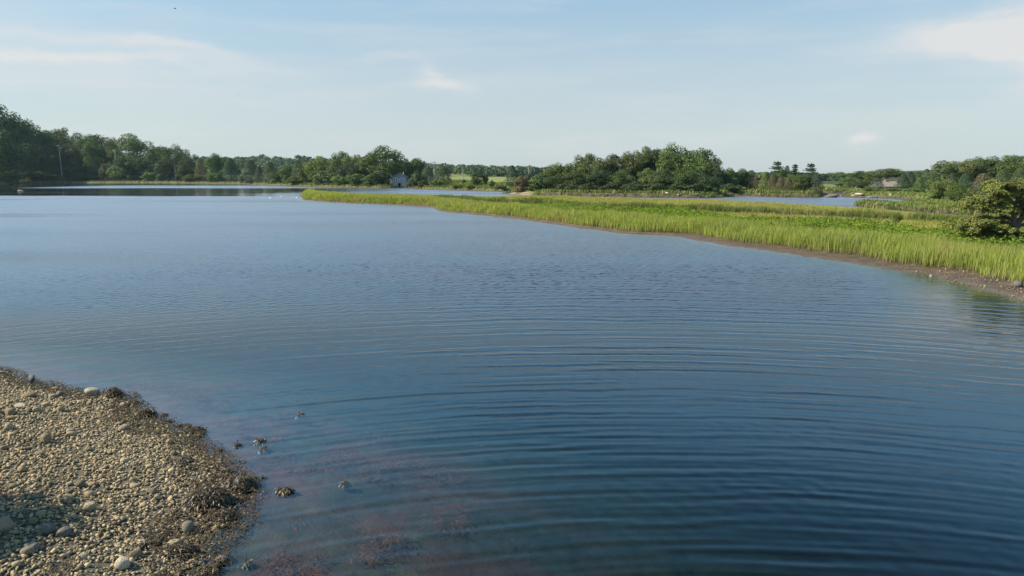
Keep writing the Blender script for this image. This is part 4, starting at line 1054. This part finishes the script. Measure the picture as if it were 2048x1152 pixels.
# ------------------------------------------------------------------ cottage on the far right shore
yc = 192; xc = at(1777.5, yc); zc = ztop(380, yc)
zr, ze, D_ = ztop(364, yc), ztop(373.2, yc), 5.
o = empty('cottage', (xc, yc, zc), R(-4)); tag(o, 'small white trimmed cottage with a tan roof half hidden between dark cedars', 'cottage')
zr -= zc; ze -= zc
bm = bmesh.new(); hw = 2.6
pr = [(0, -.6), (D_, -.6), (D_, ze), (D_ / 2, zr - .1), (0, ze)]
a_ = [bm.verts.new((-hw, y_, z_)) for y_, z_ in pr]; b_ = [bm.verts.new((hw, y_, z_)) for y_, z_ in pr]
bm.faces.new(a_); bm.faces.new(b_[::-1])
for i in range(5): bm.faces.new((a_[i], b_[i], b_[(i + 1) % 5], a_[(i + 1) % 5]))
bmesh.ops.recalc_face_normals(bm, faces=bm.faces); link('wall', from_bm(bm, 'wall'), M_shingle, o)
bm = bmesh.new()
for s in (-1, 1):
    q = [(D_ / 2, zr), (D_ / 2 + s * (D_ / 2 + .3), ze - .14), (D_ / 2 + s * (D_ / 2 + .3), ze), (D_ / 2, zr + .14)]
    v1 = [bm.verts.new((-hw - .25, y_, z_)) for y_, z_ in q]; v2 = [bm.verts.new((hw + .25, y_, z_)) for y_, z_ in q]
    bm.faces.new(v1); bm.faces.new(v2[::-1])
    for i in range(4): bm.faces.new((v1[i], v2[i], v2[(i + 1) % 4], v1[(i + 1) % 4]))
bmesh.ops.recalc_face_normals(bm, faces=bm.faces); rf = link('roof', from_bm(bm, 'roof'), M_tan, o)
link('chimney', boxes('chimney', [(-.1, .45, D_ / 2 - .3, D_ / 2 + .3, zr - .3, zr + .55)]), M_brick, rf)
z0, z1 = .05, ze - .05
wn = link('window', boxes('window', [(-.62, -.5, -.06, -.002, z0, z1), (.62, .74, -.06, -.002, z0, z1), (-.5, .62, -.06, -.002, z0, z0 + .12), (-.5, .62, -.06, -.002, z1 - .12, z1), (-.16, -.08, -.06, -.002, z0 + .12, z1 - .12)]), M_white, o)
link('pane', boxes('pane', [(-.5, -.16, -.03, -.004, z0 + .12, z1 - .12), (-.08, .62, -.03, -.004, z0 + .12, z1 - .12)]), M_glass, wn)

# high-backed chair by the shore
yk = 172; xk = at(1714, yk); zk = Hs(xk, yk); s = (ztop(378.5, yk) - zk)
o = empty('garden_chair', (xk, yk, zk), R(20)); tag(o, 'grey slatted wooden chair standing on the far shore above the pale ledge', 'chair')
s = max(s, 1.); o.scale = (s, s, s)
link('seat', boxes('seat', [(-.34, .34, -.3 + .12 * i, -.2 + .12 * i, .34, .38) for i in range(5)]), M_wood, o)
link('backrest', boxes('backrest', [(-.34 + .14 * i, -.23 + .14 * i, .30, .34, .36, 1.) for i in range(5)] + [(-.34, .33, .341, .37, .8, .88)]), M_wood, o)
for sx_ in (-1, 1):
    link('armrest', boxes('armrest', [(sx_ * .41 - .07, sx_ * .41 + .07, -.34, .36, .55, .59)]), M_wood, o)
    link('leg', boxes('leg', [(sx_ * .41 - .04, sx_ * .41 + .04, -.32, -.24, 0, .548)]), M_wood, o)
    link('leg', boxes('leg', [(sx_ * .41 - .04, sx_ * .41 + .04, .26, .34, 0, .548)]), M_wood, o)
stone('post', ROCK[0], loc=(at(1681, 147), 147, .05), r=.09, hgt=.22, matl=M_pale, label='short white marker post at the inlet mouth', cat='post')

# ------------------------------------------------------------------ utility poles
def pole(px, y, top, label, lean=0., base=None, arm=True, matl=None):
    matl = matl or M_pole
    x_ = at(px, y, 3); z0 = max(Hs(x_, y), .3) if base is None else base; zt = ztop(top, y); h_ = zt - z0
    o = empty('utility_pole', (x_, y, z0)); o.rotation_euler = (0, lean, 0); tag(o, label, 'utility pole', 'utility poles beyond the water')
    r_ = .00052 * y
    V, F = tube_np([(0, 0, -.5), (0, 0, h_ * .5), (0, 0, h_)], (r_ * 1.15, r_, r_ * .8), 8); link('shaft', mesh_np('shaft', V, F, 4, smooth=True), matl, o)
    if arm:
        ar = link('crossarm', boxes('crossarm', [(-1.1, 1.1, -r_ - .16, -r_ - .01, h_ - .75, h_ - .6)]), M_pole, o)
        link('insulators', boxes('insulators', [(q_ - .07, q_ + .07, -r_ - .14, -r_ - .03, h_ - .6 + .003, h_ - .38) for q_ in (-.95, -.4, .4, .95)]), M_white, ar)
pole(125, shore_y(125, FAR) + 8, 289, 'leftmost and tallest leaning utility pole before the left wood', R(-2.2))
pole(235, shore_y(235, FAR) + 15, 300, 'second utility pole from left rising behind the tan bush', R(-1.5))
pole(352, shore_y(352, FAR) + 10, 312, 'third utility pole from left at the right end of the left wood', R(-2.5), matl=M_bark)
pole(868.5, 330, 322, 'utility pole right of the boathouse seen against the far ridge', 0)
pole(926, 420, 338, 'thin distant utility pole in the far meadow gap', 0)
pole(1057.5, shore_y(1057, ISL) + 22, 329, 'utility pole rising above the sandy point', 0)

# ------------------------------------------------------------------ wind shaped cedar on the right
xt, yt, zt = hit(2033, 488); sc = yt / FPX
root = empty('wind_shaped_cedar', (xt, yt, zt)); tag(root, 'large wind shaped cedar with flat layered branches on the marsh at right', 'tree')
q = np.random.default_rng(5)
def pt(px, py, dy_=0.): return np.array(((px - 2033) * sc, dy_, (488 - py) * sc))
parts = [tube_np([pt(2036, 494), pt(2032, 470), pt(2024, 448), pt(2022, 425), pt(2026, 400), pt(2020, 380)], (.25, .19, .16, .12, .08, .03), 9),
         tube_np([pt(2028, 462), pt(2044, 430, .2), pt(2060, 400, .3), pt(2066, 380, .4)], (.15, .11, .07, .03), 7)]
pads = []
limb = (((2026, 456), (1962, 470), (1935, 452), 16), ((2024, 446), (1980, 444), (1932, 447), 15), ((2024, 440), (1975, 420), (1930, 418), 15), ((2022, 425), (1980, 405), (1950, 402), 14),
        ((2024, 410), (1990, 390), (1965, 384), 14), ((2022, 395), (2005, 378), (1990, 372), 13), ((2026, 400), (2040, 380), (2048, 368), 13), ((2050, 415), (2080, 400), (2105, 398), 16),
        ((2060, 400), (2070, 380), (2080, 370), 14), ((2028, 455), (2070, 445), (2110, 440), 16), ((2030, 460), (1990, 474), (1968, 476), 11), ((2022, 430), (2000, 425), (1985, 428), 13), ((2022, 420), (2040, 410), (2050, 404), 14),
        ((2030, 440), (2060, 425), (2085, 420), 15), ((2024, 450), (2000, 455), (1985, 458), 13))
for i, (a, b_, c, rp) in enumerate(limb):
    for rep in range(2):
        dy1 = q.uniform(-2., 2.) if rep else q.uniform(-.8, .8)
        A_, B_, C_ = pt(*a), pt(b_[0] + q.uniform(-4, 4), b_[1], dy1 * .5), pt(c[0] + (q.uniform(0, 30) if rep else 0), c[1] + q.uniform(-4, 4), dy1)
        parts.append(tube_np([A_, (A_ + B_) / 2 + (0, 0, .04), B_, C_], (.075, .055, .036, .012), 6))
        for k_ in np.linspace(.38, 1., 6):
            base_ = A_ + (B_ - A_) * min(1, k_ * 2) if k_ < .5 else B_ + (C_ - B_) * (k_ - .5) * 2
            off = q.normal(0, .22, 3) * (1, 1.3, .25)
            pads.append((base_ + off + (0, 0, .08), rp * sc * q.uniform(.75, 1.25)))
            parts.append(tube_np([base_, base_ + off * .9], (.018, .007), 4))
V, F = join_np(parts); link('trunk', mesh_np('cedar_trunk', V, F, 4, smooth=True), M_bark, root)
Vs, T = [], []
for c, r_ in pads:
    n = int(520 * (r_ / .4) ** 2); a = q.uniform(0, 6.283, n); rad = np.sqrt(q.uniform(0, 1, n)) * r_ * (1 + .35 * np.sin(3 * a + q.uniform(0, 6)))
    zz = (1 - (rad / r_) ** 2) * r_ * .28 + q.normal(0, r_ * .10, n)
    Pc = c + np.c_[np.cos(a) * rad, np.sin(a) * rad, zz]
    u = np.c_[np.cos(a) * .5, np.sin(a) * .5, np.full(n, .8)] + q.normal(size=(n, 3)) * .6
    v, _ = quads_np(Pc, u, q.uniform(.045, .10, n), asp=1.3); Vs.append(v)
    T.append(np.repeat(np.clip(q.normal(.5, .14, n) + q.normal(0, .13), 0, 1), 4))
V = np.concatenate(Vs); cr = link('crown', mesh_np('cedar_foliage', V, np.arange(len(V)), 4, {'tint': np.concatenate(T)}), M_leaf, root); cr.color = (.150, .165, .036, 1)
for px, top, wd, dy_, c, lb in ((2010, 462, 34, -.6, GREEN, 'dark leafy shrub at the wind shaped cedar foot'), (2044, 466, 40, -.8, GREEN, 'green leafy shrub in front of the cedar trunk'), (1985, 478, 30, .5, LIGHT, 'low bright shrub left of the cedar trunk')):
    tree('shrub', px, top, wd, yt + dy_, c, lb, 'shrubs at the cedar foot')

# ------------------------------------------------------------------ birds
def bird(px, py, y, span, label, colr, fold=.35):
    z_ = ztop(py, y); o = empty('bird', (at(px, y, z_), y, z_), random.uniform(0, 3)); tag(o, label, 'bird')
    mb = simple('plumage', colr, .8, .1)
    V, F = tube_np([(0, -.26, 0), (0, -.15, .01), (0, .05, .0), (0, .22, .0), (0, .3, .01)], (.01, .06, .075, .045, .02), 8); link('body', mesh_np('body', V * span, F, 4, smooth=True), mb, o)
    for s in (-1, 1):
        top_ = [(s * .04, .08, .02), (s * .25, .12, .02 + fold * .25), (s * .5, .0, fold * .22), (s * .27, -.06, .01 + fold * .22), (s * .04, -.1, .015)]
        V = np.array(top_ + [(x, y_, z_ - .02) for x, y_, z_ in top_]) * span
        F = [0, 1, 3, 4, 1, 2, 3, 3, 5, 9, 8, 6, 6, 8, 7, 7]
        me_ = mesh_np('wing', V, np.array([0, 1, 3, 4, 9, 8, 6, 5, 0, 5, 6, 1, 1, 6, 7, 2, 2, 7, 8, 3, 3, 8, 9, 4, 1, 2, 3, 8, 7, 6]), [4, 4, 4, 4, 4, 4, 3, 3])
        link('wing', me_, mb, o)
bird(478, 190, 130, .55, 'dark bird flying above the left part of the creek', (.03, .03, .035))
bird(350, 17, 150, 1.0, 'grey gull gliding high at the top left', (.25, .25, .26), .2)
def floating(px, py, label):
    x_, y_ = unp(px, py); o = empty('gull', (x_, y_, 0), random.uniform(0, 6)); tag(o, label, 'bird', 'white gulls on the calm water')
    V, F = tube_np(.42 * np.array([(0, -.55, .20), (0, -.35, .16), (0, 0, .14), (0, .3, .18), (0, .42, .32), (0, .5, .48), (0, .62, .5)]), .42 * np.array((.02, .13, .2, .14, .07, .09, .02)), 9); link('body', mesh_np('gull_body', V, F, 4, smooth=True), M_white, o)
floating(540, 397, 'leftmost white gull floating left of the marsh tip'); floating(563, 394, 'middle white gull floating left of the marsh tip'); floating(593, 396, 'white gull floating nearest the marsh tip')
floating(860, 411, 'white gull resting on the mud below the marsh notch')

# ------------------------------------------------------------------ bush added out of view at left to shade the beach corner
o = empty('shrub', (-9.0, 8.05, Hs(-9.0, 8.05) - .1), .6); o.scale = (3.1, 3.3, 2.7); tag(o, 'unseen leafy bush added left of the pebble beach to shade its corner', 'shrub')
c = link('crown', SHRUB[2], None, o); c.color = GREEN + (1,); link('stem', TR_SHR[0], None, o)
# ------------------------------------------------------------------ haze
m, k, o = mat('haze')
pv = k.node('ShaderNodeVolumePrincipled'); pv.inputs['Color'].default_value = (.60, .85, 1, 1); pv.inputs['Density'].default_value = .00006; pv.inputs['Anisotropy'].default_value = .2
k.l.new(pv.outputs[0], o.inputs[1])
tag(link('haze', boxes('haze', [(-1500, 1500, -80, 1500, -4.6, 48)]), m), 'thin summer haze over the creek', kind='stuff')
